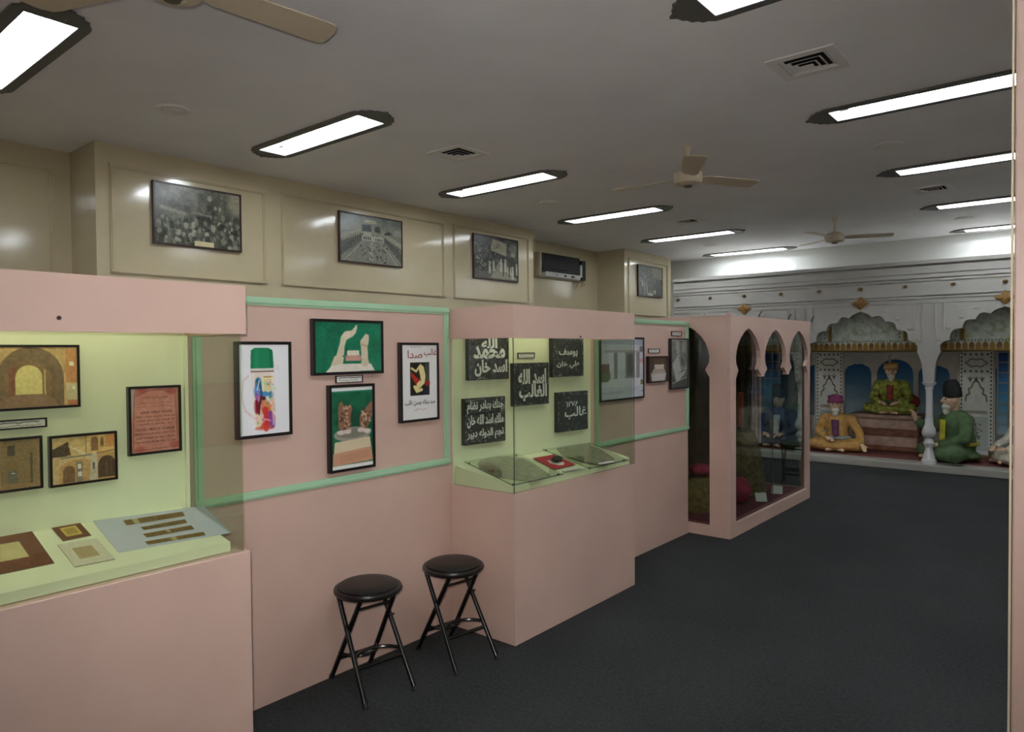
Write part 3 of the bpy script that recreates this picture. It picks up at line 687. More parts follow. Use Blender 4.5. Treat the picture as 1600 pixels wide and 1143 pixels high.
def px_statue():
    c = Cv(84, 150, (20, 92, 62), 22); c.noise(8, 14, (.2, 1, .7)); c.ell(.5, .4, .3, .1, (8, 50, 34), .6, .9)
    c.rect(0, 0, 1, .065, (228, 228, 226)); c.rect(0, .935, 1, 1, (232, 230, 226)); c.rect(0, .065, 1, .08, (30, 120, 90))
    c.ell(.5, .58, .42, .085, (150, 148, 132)); c.ell(.5, .565, .36, .06, (124, 122, 108)); c.poly([(.1, .66), (.9, .63), (.97, .92), (.05, .935)], (208, 192, 160)); c.poly([(.06, .79), (.93, .755), (.97, .92), (.05, .935)], (196, 146, 116))
    for pts in ([(.19, .50), (.18, .3), (.2, .2), (.27, .18), (.32, .25), (.4, .24), (.46, .22), (.5, .28), (.46, .36), (.46, .46), (.4, .53), (.28, .54)], [(.68, .53), (.66, .4), (.72, .32), (.84, .26), (.96, .19), (.99, .24), (.97, .36), (.9, .44), (.86, .5), (.78, .53)]): c.poly(pts, (136, 98, 74))
    r = c.rs
    for i in range(70):
        x, y = (r.uniform(.2, .46), r.uniform(.22, .52)) if i % 2 else (r.uniform(.7, .95), r.uniform(.28, .5)); c.ell(x, y, .025, .014, (216, 176, 150) if r.rand() < .45 else (70, 44, 34), .7)
    for x, y in ((.24, .55), (.38, .545), (.7, .54), (.84, .56)): c.ell(x, y, .09, .028, (206, 190, 184))
    for k in range(5): c.line([(.22, .83+k*.018), (.88, .80+k*.018)], .004, (140, 96, 76), .6)
    return c.grain(4)
def px_poster():
    c = Cv(84, 160, (226, 224, 222), 23); c.rect(.24, .245, .76, .675, (34, 34, 24)); c.rect(.64, .26, .76, .5, (96, 100, 96), .6); c.poly([(.26, .36), (.5, .48), (.52, .56), (.4, .54), (.26, .42)], (170, 40, 30)); c.ell(.7, .52, .07, .04, (160, 40, 30), .9, .6); c.rect(.6, .6, .76, .67, (40, 34, 80), .7)
    c.line([(.28, .32), (.4, .36), (.52, .28), (.55, .34)], .028, (214, 196, 140)); c.line([(.54, .32), (.58, .42), (.56, .5), (.48, .54)], .075, (222, 206, 150)); c.line([(.5, .53), (.44, .58), (.36, .56), (.42, .62), (.54, .60)], .04, (214, 196, 140)); c.line([(.48, .4), (.52, .48)], .02, (60, 50, 36), .6)
    return c.grain(3)
def px_monument():
    c = Cv(100, 130, (196, 198, 206), 25); c.grad((186, 190, 202), (210, 210, 214), 0, .5); c.poly([(.02, 0), (1, .0), (1, .12), (.04, .1)], (160, 168, 178)); c.line([(.02, .14), (1, .16)], .02, (206, 190, 186)); c.rect(.10, .2, .98, .24, (170, 160, 160))
    for x, wd in ((.3, .08), (.56, .22), (.82, .08)): c.rect(x, .24, x+wd, .66, (136, 132, 132)); 
    c.rect(.6, .28, .74, .62, (96, 92, 92)); c.rect(0, .42, .2, .58, (110, 84, 74)); c.rect(0, .56, .22, .70, (96, 112, 70)); c.poly([(.2, .66), (.9, .66), (1, .8), (.1, .8)], (206, 206, 212)); c.rect(0, .8, 1, 1, (194, 196, 206)); c.rect(.05, .86, .5, .9, (180, 180, 190)); c.rect(.9, .34, 1, .42, (205, 130, 130), .6); c.rect(.92, .7, 1, .78, (120, 124, 60)); c.rect(.93, .88, 1, .9, (150, 120, 170)); c.ell(.95, .18, .05, .05, (90, 92, 96), .8, .5)
    return c.noise(20, 6).grain(4)
def px_bowl():
    c = Cv(64, 72, (70, 52, 42), 26); c.noise(6, 10); c.rect(.25, .1, .8, .34, (96, 76, 54), .8); c.poly([(.3, .32), (.82, .32), (.78, .5), (.33, .5)], (206, 196, 184)); c.poly([(.26, .48), (.82, .48), (.9, .66), (.16, .66)], (178, 162, 148)); c.poly([(.12, .66), (.92, .66), (.86, .96), (.18, .96)], (200, 196, 190))
    for y in (.4, .55, .62, .72, .82, .9): c.line([(.16, y), (.88, y)], .02, (140, 128, 118), .6)
    return c.grain(4)
def px_tomb():
    c = Cv(60, 120, (120, 122, 116), 27); c.noise(8, 18); c.poly([(.05, .7), (.3, .85), (1, .72), (1, 1), (0, 1)], (80, 82, 78)); c.poly([(.1, .5), (.45, .3), (.95, .62), (.5, .84), (.3, .86)], (186, 188, 182)); c.poly([(.45, .36), (.62, .3), (.95, .55), (.6, .68)], (138, 140, 134)); c.poly([(.55, .42), (.66, .36), (.82, .52), (.66, .56)], (96, 98, 94)); c.rect(.3, .05, .5, .3, (190, 190, 184), .7); c.rect(.66, .06, .85, .28, (176, 176, 170), .6); c.line([(.02, .9), (.9, .78)], .02, (170, 170, 166)); c.line([(.5, .68), (.95, .62)], .015, (50, 50, 48)); c.rect(0, 0, 1, .03, (215, 215, 210))
    return c.noise(30, 14).grain(6)
def px_plate(seed, w=72, h=76):
    c = Cv(w, h, (42, 46, 47), seed); f = c.field(26); c.mix((f-.70)*8, (128, 132, 132), .55); f = c.field(40); c.mix((f-.8)*9, (168, 172, 172), .5)
    f = c.field(16); ed = np.minimum(np.minimum(c.x, 1-c.x), np.minimum(c.y, 1-c.y)); c.mix((f-.45-ed*5)*6, (150, 152, 152), .7)
    return c.grain(8)
IVORY = mat('carved_white', (212, 216, 212), .6)

# upper wall photographs
def upper(label, uvs, cv, name='framed_photograph'):
    c, w, h = quad_on_x(uvs, XW); t = framed(name, label, 'picture', c, R90, w, h, .03, .014, cv, BROWNF, 'old photographs high on the cream wall', gap=.002)
    return t, w, h
t, w, h = upper('framed monochrome photograph of a large crowd with a caption strip at its lower edge', [(237, 283), (375, 304), (374, 394), (237, 381)], px_crowd(128, 88, 11))
MB().box(-w*.06, w*.16, -.0285, -.0265, .012, .055).build('caption_strip', mat('yellowed_paper', (206, 194, 150), .7), t)
t, w, h = upper('framed monochrome photograph looking down on a palace courtyard with arcades', [(527, 330), (626, 345), (626, 418), (528, 409)], px_palace())
t, w, h = upper('framed monochrome photograph of a court gathering with a hanging white screen', [(737, 364), (807, 376), (807, 442), (738, 434)], px_court())
t, w, h = upper('small framed monochrome photograph of standing men, on the pier past the air conditioner', [(995, 412), (1033, 420), (1033, 466), (995, 462)], px_assembly())

# pictures on the boards
def board(name, label, uvs, X, cv, depth=.025, fw=.013, group=None, cat='picture', fm=BLACKF):
    c, w, h = quad_on_x(uvs, X); return framed(name, label, cat, c, R90, w, h, depth, fw, cv, fm, group), w, h
board('framed_print', 'framed print of a colourful vacuum flask with green cap', [(365, 533), (451, 534), (451, 680), (365, 684)], 0, px_thermos())
board('framed_photograph', 'framed photograph of two pale twisted stone sculptures on a green backdrop', [(484, 497), (594, 502), (594, 584), (484, 585)], 0, px_horse())
board('caption_card', 'small framed caption card between the two green-backed sculpture photographs', [(523, 586), (565, 586), (565, 597), (523, 598)], 0, px_caption(31), .01, .004, cat='caption card')
board('framed_photograph', 'tall framed photograph of two rough brown carvings on an inscribed plinth', [(509, 601), (580, 599), (582, 728), (511, 739)], 0, px_statue())
t, w, h = board('framed_poster', 'framed white poster with red and black calligraphy around a small dark painting', [(621, 534), (681, 536), (681, 655), (621, 660)], 0, px_poster())
RED = mat('rust_ink', (150, 66, 30), .6)
lettering('title_lettering', [('غالب', w*.28, h*.815, h*.925, w*.34)], t, RED, -.0208, True, .012)
lettering('title_lettering', [('صدا', -w*.12, h*.80, h*.90, w*.38)], t, RED, -.0208, True, .012)
lettering('small_lettering', [('مرزا', -w*.10, h*.935, h*.955, w*.26)], t, RED, -.0208, True, .004)
lettering('black_lettering', [('صد سالہ جشن غالب'.replace('ہ', 'ه').replace('ش', 'س'), 0, h*.20, h*.275, w*.78)], t, INK, -.0208, True, .02)
lettering('small_lettering', [('نيي دهلي', w*.0, h*.135, h*.17, w*.3)], t, RED, -.0208, True, .004)
board('framed_photograph', 'framed colour photograph of a white marble monument, partly behind the case glass', [(933, 526), (1002, 527), (1002, 621), (933, 628)], P2, px_monument())
board('framed_photograph', 'small dark framed photograph of a stacked marble pedestal', [(1009, 555.4), (1039.8, 556.6), (1039, 596.8), (1009, 597)], P2, px_bowl(), fw=.010)
board('framed_photograph', 'tall framed grey photograph of a marble grave beside the mint moulding', [(1043.7, 528.4), (1071.5, 529), (1071.5, 606), (1044.7, 608)], P2, px_tomb(), fw=.010)
board('caption_card', 'small white caption card over the marble pedestal photograph', [(1012, 544.3), (1029.4, 544.3), (1029.4, 551.2), (1012, 551.2)], P2, px_caption(33), .008, .004, cat='caption card')
board('caption_card', 'small white caption card over the grey grave photograph', [(1048.2, 517.5), (1063.7, 517.5), (1063.7, 524.5), (1048.2, 524.5)], P2, px_caption(34), .008, .004, cat='caption card')
# near case pictures
XB = .055
board('framed_photograph', 'framed photograph of a tall brick archway opening to pale yellow light', [(-36, 540), (120, 537), (123, 634), (-36, 645)], XB, px_arch(), .02, .008)
board('caption_card', 'long white caption strip in a black frame under the archway photograph', [(-40, 657), (72, 653.5), (72, 667), (-40, 674)], XB, px_caption(35), .01, .005, cat='caption card')
board('framed_photograph', 'framed photograph of a narrow arched brick doorway with a small dark window', [(-12, 684), (64, 681), (63.7, 762), (-12, 769.5)], XB, px_door(), .02, .008)
board('framed_photograph', 'framed photograph montage of four ruined house interiors', [(74, 680), (180, 673), (180, 748), (74.6, 760.5)], XB, px_ruins(), .02, .008)
t, w, h = board('framed_photograph', 'framed photograph of a red stone plaque inscribed in three scripts', [(197, 603.5), (279.5, 601), (279.5, 703.5), (198, 711.5)], XB, px_plaque(), .02, .009)
PLQ = mat('plaque_ink', (92, 50, 52), .6)
lettering('english_lettering', [('HAVELI MIRZA GHALIB', .0, h*.345, h*.385, w*.74), ('MIRZA GHALIB HAD SPENT THE', .0, h*.285, h*.315, w*.76), ('LAST PHASE OF HIS LIFE IN', .0, h*.225, h*.255, w*.72), ('THIS HAVELI FROM 1860 TO 1869', .0, h*.165, h*.195, w*.80)], t, PLQ, -.0152, False, .012)
lettering('hindi_lettering', [('हवेली मिर्ज़ा ग़ालिब', .02*w, h*.585, h*.635, w*.6), ('मिर्ज़ा ग़ालिब ने अपने जीवन का', .0, h*.53, h*.565, w*.76), ('अंतिम समय इस हवेली में', .0, h*.475, h*.51, w*.72), ('व्यतीत किया था', .0, h*.42, h*.455, w*.64)], t, PLQ, -.0152, False, .006)
lettering('urdu_lettering', [('حويلي مرزا غالب', .0, h*.80, h*.86, w*.5), ('مرزا غالب اس حويلي', .0, h*.735, h*.765, w*.66), ('مرزا غالب اس حويلي', .0, h*.685, h*.71, w*.66)], t, PLQ, -.0152, True, .006)
# second case plates
def plate(label, uvs, cv, lines, mt=None, dep=.03, bold=.042):
    P = np.array([PN(u, v, BO, BN) for u, v in uvs]); s = (P-BO)@BD
    s0, s1 = (s[0]+s[3])/2, (s[1]+s[2])/2; z1 = (P[0, 2]+P[1, 2])/2; z0 = (P[2, 2]+P[3, 2])/2; w, h = s1-s0, z1-z0
    c = BO+BD*(s0+s1)/2; t = thing('seal_plate', label, 'wall plate', Vector((c[0]+BN[0]*.0015, c[1]+BN[1]*.0015, z0)), BANG, 'black calligraphic seal plates in the glass case')
    MB().box(-w/2, w/2, -dep, 0, 0, h).build('block', BLACKF, t)
    grid_print('print', cv, -w/2+.004, w/2-.004, .004, h-.004, -dep-.0008, t, PRINT_M)
    lettering('lettering', [(a, xc*w, b0*h, b1*h, ww*w) for a, xc, b0, b1, ww in lines], t, IVORY, -dep-.0018, True, bold)
    return t
plate('black seal plate with large bold white script, above the three-line plate', [(726, 524), (789, 526), (789.6, 592.4), (728, 592.8)], px_plate(41), [('الله', .0, .72, .95, .4), ('محمد', .0, .48, .78, .8), ('اسد خان', .04, .08, .46, .82)])
plate('black seal plate with two lines of white script in the middle of the green board', [(794.5, 568.3), (850.5, 565), (852.7, 628.8), (799.5, 635)], px_plate(42), [('اسد الله', .02, .5, .86, .8), ('الغالب', .04, .1, .5, .8)])
plate('black seal plate crowded with three lines of white script', [(719, 622.4), (783.5, 618.7), (784, 687), (722, 695)], px_plate(43), [('جنك بهادر نظام', .0, .66, .95, .9), ('ملك اسد الله خان', .0, .36, .64, .9), ('نجم الدوله دبير', .0, .07, .33, .9)], bold=.034)
plate('dark worn seal plate with faint script, partly behind the hood', [(857, 526), (906, 528), (905.8, 587.8), (858, 587.8)], px_plate(44), [('يوسف', .0, .5, .72, .6), ('علي خان', .0, .2, .4, .74)], bold=.022)
plate('black seal plate with a slanting script line and a year', [(864.5, 612.6), (912.7, 610), (913, 669), (866.8, 675)], px_plate(45), [('غالب', .08, .3, .62, .72), ('٨٧٢١', -.02, .62, .76, .4)], mt=None, bold=.022)
P = np.array([PN(u, v, BO, BN) for u, v in [(808, 550.6), (834, 550.6), (834, 559), (808, 559.6)]])
framed('caption_card', 'small black-framed caption card between the seal plates', 'caption card', P.mean(0), BANG, np.linalg.norm(P[1]-P[0]), abs(P[0, 2]-P[3, 2]), .008, .004, px_caption(36), BLACKF)

#=== ITEMS ON THE DECKS ===
def deck1(u, v, lift=.0):
    n = np.array([DB-DF, 0, .425-.057]); n = n/np.linalg.norm(n); return PN(u, v, np.array([.057, 0, DB+.0006+lift]), n)
def flat_item(name, label, cat, fn, uvs, cv, th=.002, edge=None, group=None, pm=None):
    P = [fn(u, v) for u, v in uvs]; c = np.mean(P, 0); t = thing(name, label, cat, Vector(c), 0, group)
    Q = [p-c for p in P]
    slab(Q, th).build('sheet', edge or mat('card_edge', (150, 140, 120), .7), t)
    if cv is not None: grid_quad('print', cv, Q, t, pm or PRINT_M, th+.0004)
    return t
def px_mount(col, inner, x0, y0, x1, y1, w=70, h=50, seed=50, rim=None, alpha=1):
    c = Cv(w, h, col, seed); c.noise(12, 4)
    if rim is not None: c.rect(x0-.08, y0-.1, x1+.08, y1+.1, rim)
    c.rect(x0, y0, x1, y1, inner); c.noise(30, 6); r = c.rs
    for k in range(9):
        y = y0+(y1-y0)*(k+.8)/10; c.line([(x0+.03, y), (x1-.03, y)], .008, np.array(inner)*.75, .5)
    return c.grain(3)
flat_item('mounted_document', 'old letter in a wide brown mount on the sloping deck', 'document', deck1, [(-78, 846.5), (47, 826.5), (85, 880), (-40, 906)], px_mount((112, 72, 54), (198, 186, 134), .2, .3, .76, .72))
flat_item('mounted_document', 'small brown mount with a gilt-edged miniature paper', 'document', deck1, [(79, 823.5), (123, 815), (142.6, 836.5), (98.4, 845.6)], px_mount((112, 70, 52), (166, 142, 70), .3, .32, .7, .7, rim=(196, 170, 92), seed=51))
flat_item('mounted_document', 'pale sheet with a square of handmade paper mounted on it', 'document', deck1, [(90, 851.5), (151, 841.5), (180, 873.6), (117, 886)], px_mount((204, 202, 176), (176, 158, 116), .24, .26, .74, .74, seed=52))
gs = flat_item('strip_board', 'light grey sheet with four brown inscribed strips', 'document', deck1, [(144.6, 814), (317.5, 790), (361.5, 832), (185.5, 863.5)], None, .0015, edge=mat('grey_sheet', (186, 192, 200), .6))
g0 = np.array(gs.location)
for i, q in enumerate(([(90, 312), (765, 212), (795, 260), (130, 368)], [(290, 388), (790, 298), (822, 338), (328, 422)], [(312, 465), (862, 367), (902, 408), (360, 507)], [(335, 552), (1000, 440), (1030, 478), (375, 588)])):
    Q = [deck1(180+a/7.273, 770+b/7.273, .002)-g0 for a, b in q]; cv = Cv(70, 8, (122, 98, 56), 60+i); cv.noise(20, 10); r = cv.rs
    for k in range(40): x = r.uniform(.02, .95); cv.line([(x, r.uniform(.2, .8)), (x+.02, r.uniform(.2, .8))], .08, (84, 64, 36), .5)
    if i in (0, 3): x = (.14, .42)[i == 3]; cv.rect(x, 0, x+.09, 1, (190, 186, 140), .8)
    if i == 2: cv.rect(.46, 0, .53, .6, (176, 172, 150), .8)
    grid_quad('strip', cv, Q, gs, PRINT_M, .0008)
dn2 = np.cross(np.array(D2[1])-np.array(D2[0]), np.array(D2[3])-np.array(D2[0])); dn2 = dn2/np.linalg.norm(dn2)
if dn2[2] < 0: dn2 = -dn2
def deck2(a, b, lift=0.0): return PN(700+a/5.333, 680+b/5.333, np.array(D2[0])+dn2*(.0006+lift), dn2)
def d2(u, v): return deck2(u, v)
GREYST = mat('grey_stone', (150, 144, 130), .85, noise=.18, nscale=30, bump=.3, bscale=90)
def fragment(label, poly, th, lift=0.0):
    P = np.array([deck2(a, b, lift) for a, b in poly]); c = P.mean(0); t = tag(empty('stone_fragment', Vector(c)), label, 'stone')
    m = MB(); n = len(P); Q = P-c; vs = list(Q)+[q*.97+dn2*th*.7 for q in Q]+[q*.82+dn2*th for q in Q]+[dn2*th*1.02]
    F = [tuple(range(n))]
    for L in (0, 1):
        for i in range(n): j = (i+1) % n; F.append((L*n+i, L*n+j, (L+1)*n+j, (L+1)*n+i))
    F += [(2*n+i, 2*n+(i+1) % n, 3*n) for i in range(n)]
    m.add(vs, F).build('slab', GREYST, t); return t, c
f1, c = fragment('broad grey stone fragment with a reddish stained corner under the glass sheet', [(245, 235), (280, 190), (330, 178), (440, 170), (640, 195), (720, 240), (850, 330), (740, 385), (590, 380), (410, 350), (260, 275)], .008)
st = np.array([deck2(a, b) for a, b in [(262, 262), (330, 235), (405, 265), (380, 325), (300, 290)]])-c+dn2*.0086
MB().add(list(st)+[p+dn2*.001 for p in st], [tuple(range(5)), tuple(range(5, 10))]+[(i, (i+1) % 5, 5+(i+1) % 5, 5+i) for i in range(5)]).build('stain', mat('red_stain', (120, 92, 80), .85, noise=.15, nscale=40), f1)
f2, c = fragment('broad grey stone fragment with a rounded lobe under the glass sheet', [(900, 110), (930, 80), (1020, 68), (1150, 72), (1260, 110), (1390, 195), (1330, 235), (1200, 232), (950, 165)], .008)
for lb, q in (('clear glass sheet over the stained stone fragment', [(135, 218), (570, 148), (960, 322), (540, 415)]), ('clear glass sheet over the lobed stone fragment', [(780, 112), (1180, 55), (1500, 205), (1180, 275)])):
    P = [deck2(a, b, .0115) for a, b in q]; c = np.mean(P, 0); t = thing('glass_sheet', lb, 'glass sheet', Vector(c), 0, 'glass sheets on the case deck'); Q = [p-c for p in P]
    slab(Q, .004).build('pane', GLASS, t)
    em = MB()
    for i in (2, 3): em.tube([Vector(Q[i]), Vector(Q[(i+1) % 4])], .0022, 6)
    em.build('edge', MATS['glass_edge'], t)
    for i in range(4): MB().box(Q[i][0]*.9-.004, Q[i][0]*.9+.004, Q[i][1]*.9-.004, Q[i][1]*.9+.004, Q[i][2]*.9-.0112, Q[i][2]*.9-.0002).build('spacer', mat('spacer', (60, 40, 36), .6), t)
rc = flat_item('red_card', 'bright red square card between the two glass sheets', 'card', d2, [(705, 190), (880, 160), (1065, 240), (890, 283)], None, .0012, edge=mat('red_card', (168, 44, 54), .7))
P = np.array([deck2(a, b, .0022) for a, b in [(825, 205), (870, 215), (970, 222), (965, 245), (920, 247), (850, 232)]]); c = P.mean(0); wp = thing('paper_scrap', 'white paper scrap on the red card under the dark stone', 'paper', Vector(c)); Q = P-c
MB().add(list(Q)+[q+dn2*.0006 for q in Q], [tuple(range(6)), tuple(range(6, 12))]+[(i, (i+1) % 6, 6+(i+1) % 6, 6+i) for i in range(6)]).build('sheet', mat('white_paper', (222, 220, 210), .7), wp)
c = deck2(908, 222, .0035); me = MB().ell((0, 0, 0), (.030, .042, .017), 18, 12)
random.seed(4); me.v = [(x*(1+random.uniform(-.08, .08)), y*(1+random.uniform(-.08, .08)), z*(1+random.uniform(-.12, .12))) for x, y, z in me.v]
o = me.build('dark_stone', mat('dark_stone', (52, 48, 44), .8, noise=.2, nscale=50), None, True); o.location = Vector(c+np.array([0, 0, .018])); tag(o, 'small dark rounded stone on a paper scrap', 'stone')
flat_item('caption_card', 'tiny pale caption card on the deck in front of the red card', 'caption card', d2, [(945, 287), (1090, 262), (1115, 277), (970, 303)], px_caption(37), .0015, edge=INK)
flat_item('caption_card', 'tiny white caption card lying on the glass over the lobed fragment', 'caption card', lambda a, b: deck2(a, b, .0165), [(1245, 232), (1370, 213), (1390, 222), (1265, 242)], px_caption(38), .001, edge=INK)

#=== STOOLS ===
def stool(loc, rz, label):
    t = thing('folding_stool', label, 'stool', loc, rz, 'black folding stools')
    MB().lathe([(.10, .428), (.145, .43), (.154, .438), (.156, .447), (.152, .456), (.14, .458), (.0, .458)], n=36).build('seat_rim', mat('seat_rim_black', (26, 24, 24), .35), t, True)
    MB().lathe([(.138, .4585), (.138, .464), (.125, .472), (.08, .477), (.0, .478)], n=36).build('cushion', VINYL, t, True)
    F = lambda s: [(.185, .125*s, .012), (-.085, .108*s, .427)]
    G = lambda s: [(-.17, .10*s, .012), (.085, .088*s, .427)]
    for s in (-1, 1):
        l = MB().tube(F(s), .0112, 10).build('leg', BLKMETAL, t, True)
        MB().tube([(.1925, .1254*s, .0005), (.183, .1249*s, .016)], .013, 10).build('foot', RUBBER, l, True)
        l = MB().tube(G(s), .0112, 10).build('leg', BLKMETAL, t, True)
        MB().tube([(-.177, .1004*s, .0005), (-.168, .0999*s, .016)], .013, 10).build('foot', RUBBER, l, True)
        MB().tube([(.012, .086*s, .30), (.012, .128*s, .30)], .005, 8).build('pivot_bolt', BLKMETAL, t, True)
    def at(f, s, z): a, b = [Vector(p) for p in f(s)]; k = (z-a.z)/(b.z-a.z); return a+(b-a)*k
    MB().tube([at(F, -1, .14), at(F, 1, .14)], .009, 8).build('cross_bar', BLKMETAL, t, True)
    MB().tube([at(G, -1, .115), at(G, 1, .115)], .009, 8).build('cross_bar', BLKMETAL, t, True)
    MB().tube([at(G, -1, .38), at(G, 1, .38)], .007, 8).build('cross_bar', BLKMETAL, t, True)
    for f, sg, z in ((F, -1, .165), (G, 1, .14)):
        a, b = at(f, -1, z), at(f, 1, z); pts = []
        for k in range(9):
            u = k/8; p = a.lerp(b, u); p.x += sg*.085*math.sin(math.pi*u)**.6; pts.append(p)
        MB().tube(pts, .008, 8).build('footrest_bow', BLKMETAL, t, True)
    return t
s1 = stool((.195, 2.04, 0), math.radians(-9), 'black folding stool standing alone by the pink board, closest to the long case')
copy_thing(s1, (.275, 2.515, 0), math.radians(-9), 'black folding stool tucked against the side of the short glass case')
copy_thing(s1, (.12, 8.15, 0), math.radians(100), 'black folding stool beyond the arched cabinet, seen through its glass')

#=== AIR CONDITIONER ===
a0 = PX(842, 393, -3.386); ya, yb, za, zb = 8.0, 9.2, 2.585, 2.94
ac = thing('air_conditioner', 'wall air conditioner with its cover missing and black coil exposed', 'air conditioner', (XR, (ya+yb)/2, za))
hy, hz = (yb-ya)/2, zb-za
MB().box(.002, .05, -hy, hy, .0, hz).build('back_plate', mat('ac_plastic', (196, 184, 158), .5), ac)
MB().bbox(.05, .13, -hy, -hy+.05, .0, hz, .012).build('end_cap', MATS['ac_plastic'], ac)
coil = MB()
for k in range(46):
    y = -hy+.06+k*(2*hy-.23)/46; coil.box(.055, .115, y, y+.014, .12, hz-.006)
co = coil.build('coil_fins', mat('coil_black', (22, 21, 22), .5), ac); co['kind'] = 'stuff'
MB().tube([(.095, -hy+.06, .11), (.095, hy-.2, .11)], .035, 14).build('blower', mat('blower_black', (24, 22, 24), .55), ac, True)
tr = MB().add([(.06, -hy+.14, .005), (.06, hy-.17, .005), (.12, hy-.17, .02), (.12, -hy+.14, .02), (.06, -hy+.14, .075), (.06, hy-.17, .075), (.135, hy-.17, .085), (.135, -hy+.14, .085)],
              [(0, 3, 2, 1), (4, 5, 6, 7), (0, 1, 5, 4), (1, 2, 6, 5), (2, 3, 7, 6), (3, 0, 4, 7)]).build('drain_tray', mat('tray_white', (206, 206, 204), .4), ac)
for y, w in ((-.2, .02), (.0, .05), (.18, .06), (.25, .02)): MB().add([(.1245, y, .035), (.1245, y+w, .035), (.1322, y+w, .065), (.1322, y, .065)], [(0, 1, 2, 3)]).build('mark', INK, tr)
MB().bbox(.05, .12, hy-.16, hy-.11, .06, hz-.1, .008).build('motor_bracket', MATS['tray_white'], ac)
MB().bbox(.05, .11, hy-.105, hy, .02, hz-.03, .006).build('control_box', MATS['coil_black'], ac)
for dy, L in ((-.02, .06), (-.10, .10), (.02, .05)): MB().tube([(.09, hy-.06+dy, .019), (.10, hy-.06+dy*1.4, -.03), (.085, hy-.06+dy*2, -L-.02)], .004, 6).build('loose_wire', mat('wire_tan', (160, 130, 100), .6), ac, True)

#=== ARCHED CABINET ===
XS, YA, YB, ZT = .51, 5.43, 7.46, 1.80
XBK = -.42
cab = thing('arched_cabinet', 'pink glazed cabinet with pointed arches standing at the end of the board', 'cabinet', (0, 6.4, 0))
CC = np.array([0, 6.4, 0])
def LC(m, name, material, smooth=False, parent=None):
    m.v = [(x-CC[0], y-CC[1], z-CC[2]) for x, y, z in m.v]; return m.build(name, material, parent or cab, smooth)
def horseshoe(c, hw, zs, za):
    """pointed horseshoe arch from (c-hw*.8, zs) over the apex to (c+hw*.8, zs)"""
    hh = za-zs; L = [(-.80, 0), (-.97, .16), (-1.0, .30), (-.95, .46), (-.82, .62), (-.62, .77), (-.36, .90), (-.14, .97)]
    return [(c+a*hw, zs+b*hh) for a, b in L]+[(c, za)]+[(c-a*hw, zs+b*hh) for a, b in reversed(L)]
# front: three arches over one wide opening
y0 = PX(1150, 700, XS)[1]; y1 = PX(1262, 700, XS)[1]; zo = .105; zl = 1.285
n = 3; pend = .10; aw = (y1-y0-2*pend)/3
hole = [(y0, zo), (y0, zl)]
for k in range(3):
    c = y0+aw/2+k*(aw+pend)
    if k: hole += [(c-aw/2-.012, zl), (c-aw/2-.012, zl+.02)]
    hole += [(c-aw*.43, zl+.05)]+horseshoe(c, aw*.5, zl+.065, 1.70)+[(c+aw*.43, zl+.05)]
    if k < 2: hole += [(c+aw/2+.012, zl+.02), (c+aw/2+.012, zl)]
hole += [(y1, zl), (y1, zo)]
LC(MB().prism([[(YA, .001), (YB, .001), (YB, ZT), (YA, ZT)], hole], lambda a, b, h: (XS-h, a, b), .035), 'front_frame', PINK)
# side toward the doorway: one arch, half hidden by the board
sx0, sx1 = -.04, .335
sh = [(sx0, .085), (sx0, 1.30), (sx0+.035, 1.355)]+horseshoe((sx0+sx1)/2, (sx1-sx0)/2, 1.36, 1.715)+[(sx1-.035, 1.355), (sx1, 1.30), (sx1, .085)]
LC(MB().prism([[(XBK, .001), (XS-.036, .001), (XS-.036, ZT), (XBK, ZT)], sh], lambda a, b, h: (a, YA+h, b), .035), 'side_frame', PINK)
bh = [(-.30, zo), (-.30, 1.70), (.44, 1.70), (.44, zo)]
LC(MB().prism([[(XBK, .001), (XS-.036, .001), (XS-.036, ZT), (XBK, ZT)], bh], lambda a, b, h: (a, YB-h, b), .035), 'end_frame', PINK)
LC(MB().box(XBK, XS-.036, YA+.036, YB-.036, ZT-.025, ZT-.002), 'roof', mat('cabinet_roof', (120, 96, 84), .6))
LC(MB().box(XBK, XS-.036, YA+.036, YB-.036, .002, .10), 'plinth', mat('cabinet_plinth', (84, 50, 44), .7))
LC(MB().box(XBK, XBK+.02, YA+.036, YB-.036, .101, ZT-.026), 'back_panel', mat('cabinet_back', (70, 58, 44), .7))
LC(MB().box(XS-.044, XS-.038, YA+.05, 6.5, .105, 1.73), 'front_pane', GLASS_DARK)
LC(MB().box(XS-.044, XS-.038, 6.506, YB-.04, .105, 1.73), 'front_pane', GLASS_DARK)
LC(MB().box(XS-.0445, XS-.0375, 6.4995, 6.5065, .105, 1.73), 'pane_joint', MATS['glass_edge'])
LC(MB().box(-.3, XS-.05, YA+.038, YA+.044, .105, 1.73), 'side_pane', GLASS_DARK)
LC(MB().box(-.35, XS-.05, YB-.044, YB-.038, .105, 1.73), 'end_pane', GLASS_DARK)
LC(MB().add([(XS, YA, ZT), (XS-.03, YA, ZT), (XS, YA+.05, ZT), (XS, YA, ZT+.035)], [(0, 1, 2), (0, 1, 3), (0, 2, 3), (1, 2, 3)]), 'corner_point', PINK)
for u, v in ((1186, 492), (1232, 497), (1268, 501)):
    q = PX(u, v, XS-.02); LC(MB().tube([(XS-.02, q[1], ZT-.001), (XS-.02, q[1], ZT+.02), (XS-.015, q[1]+.05, ZT+.055)], .006, 6), 'hook', mat('hook_brown', (70, 52, 44), .6), True)
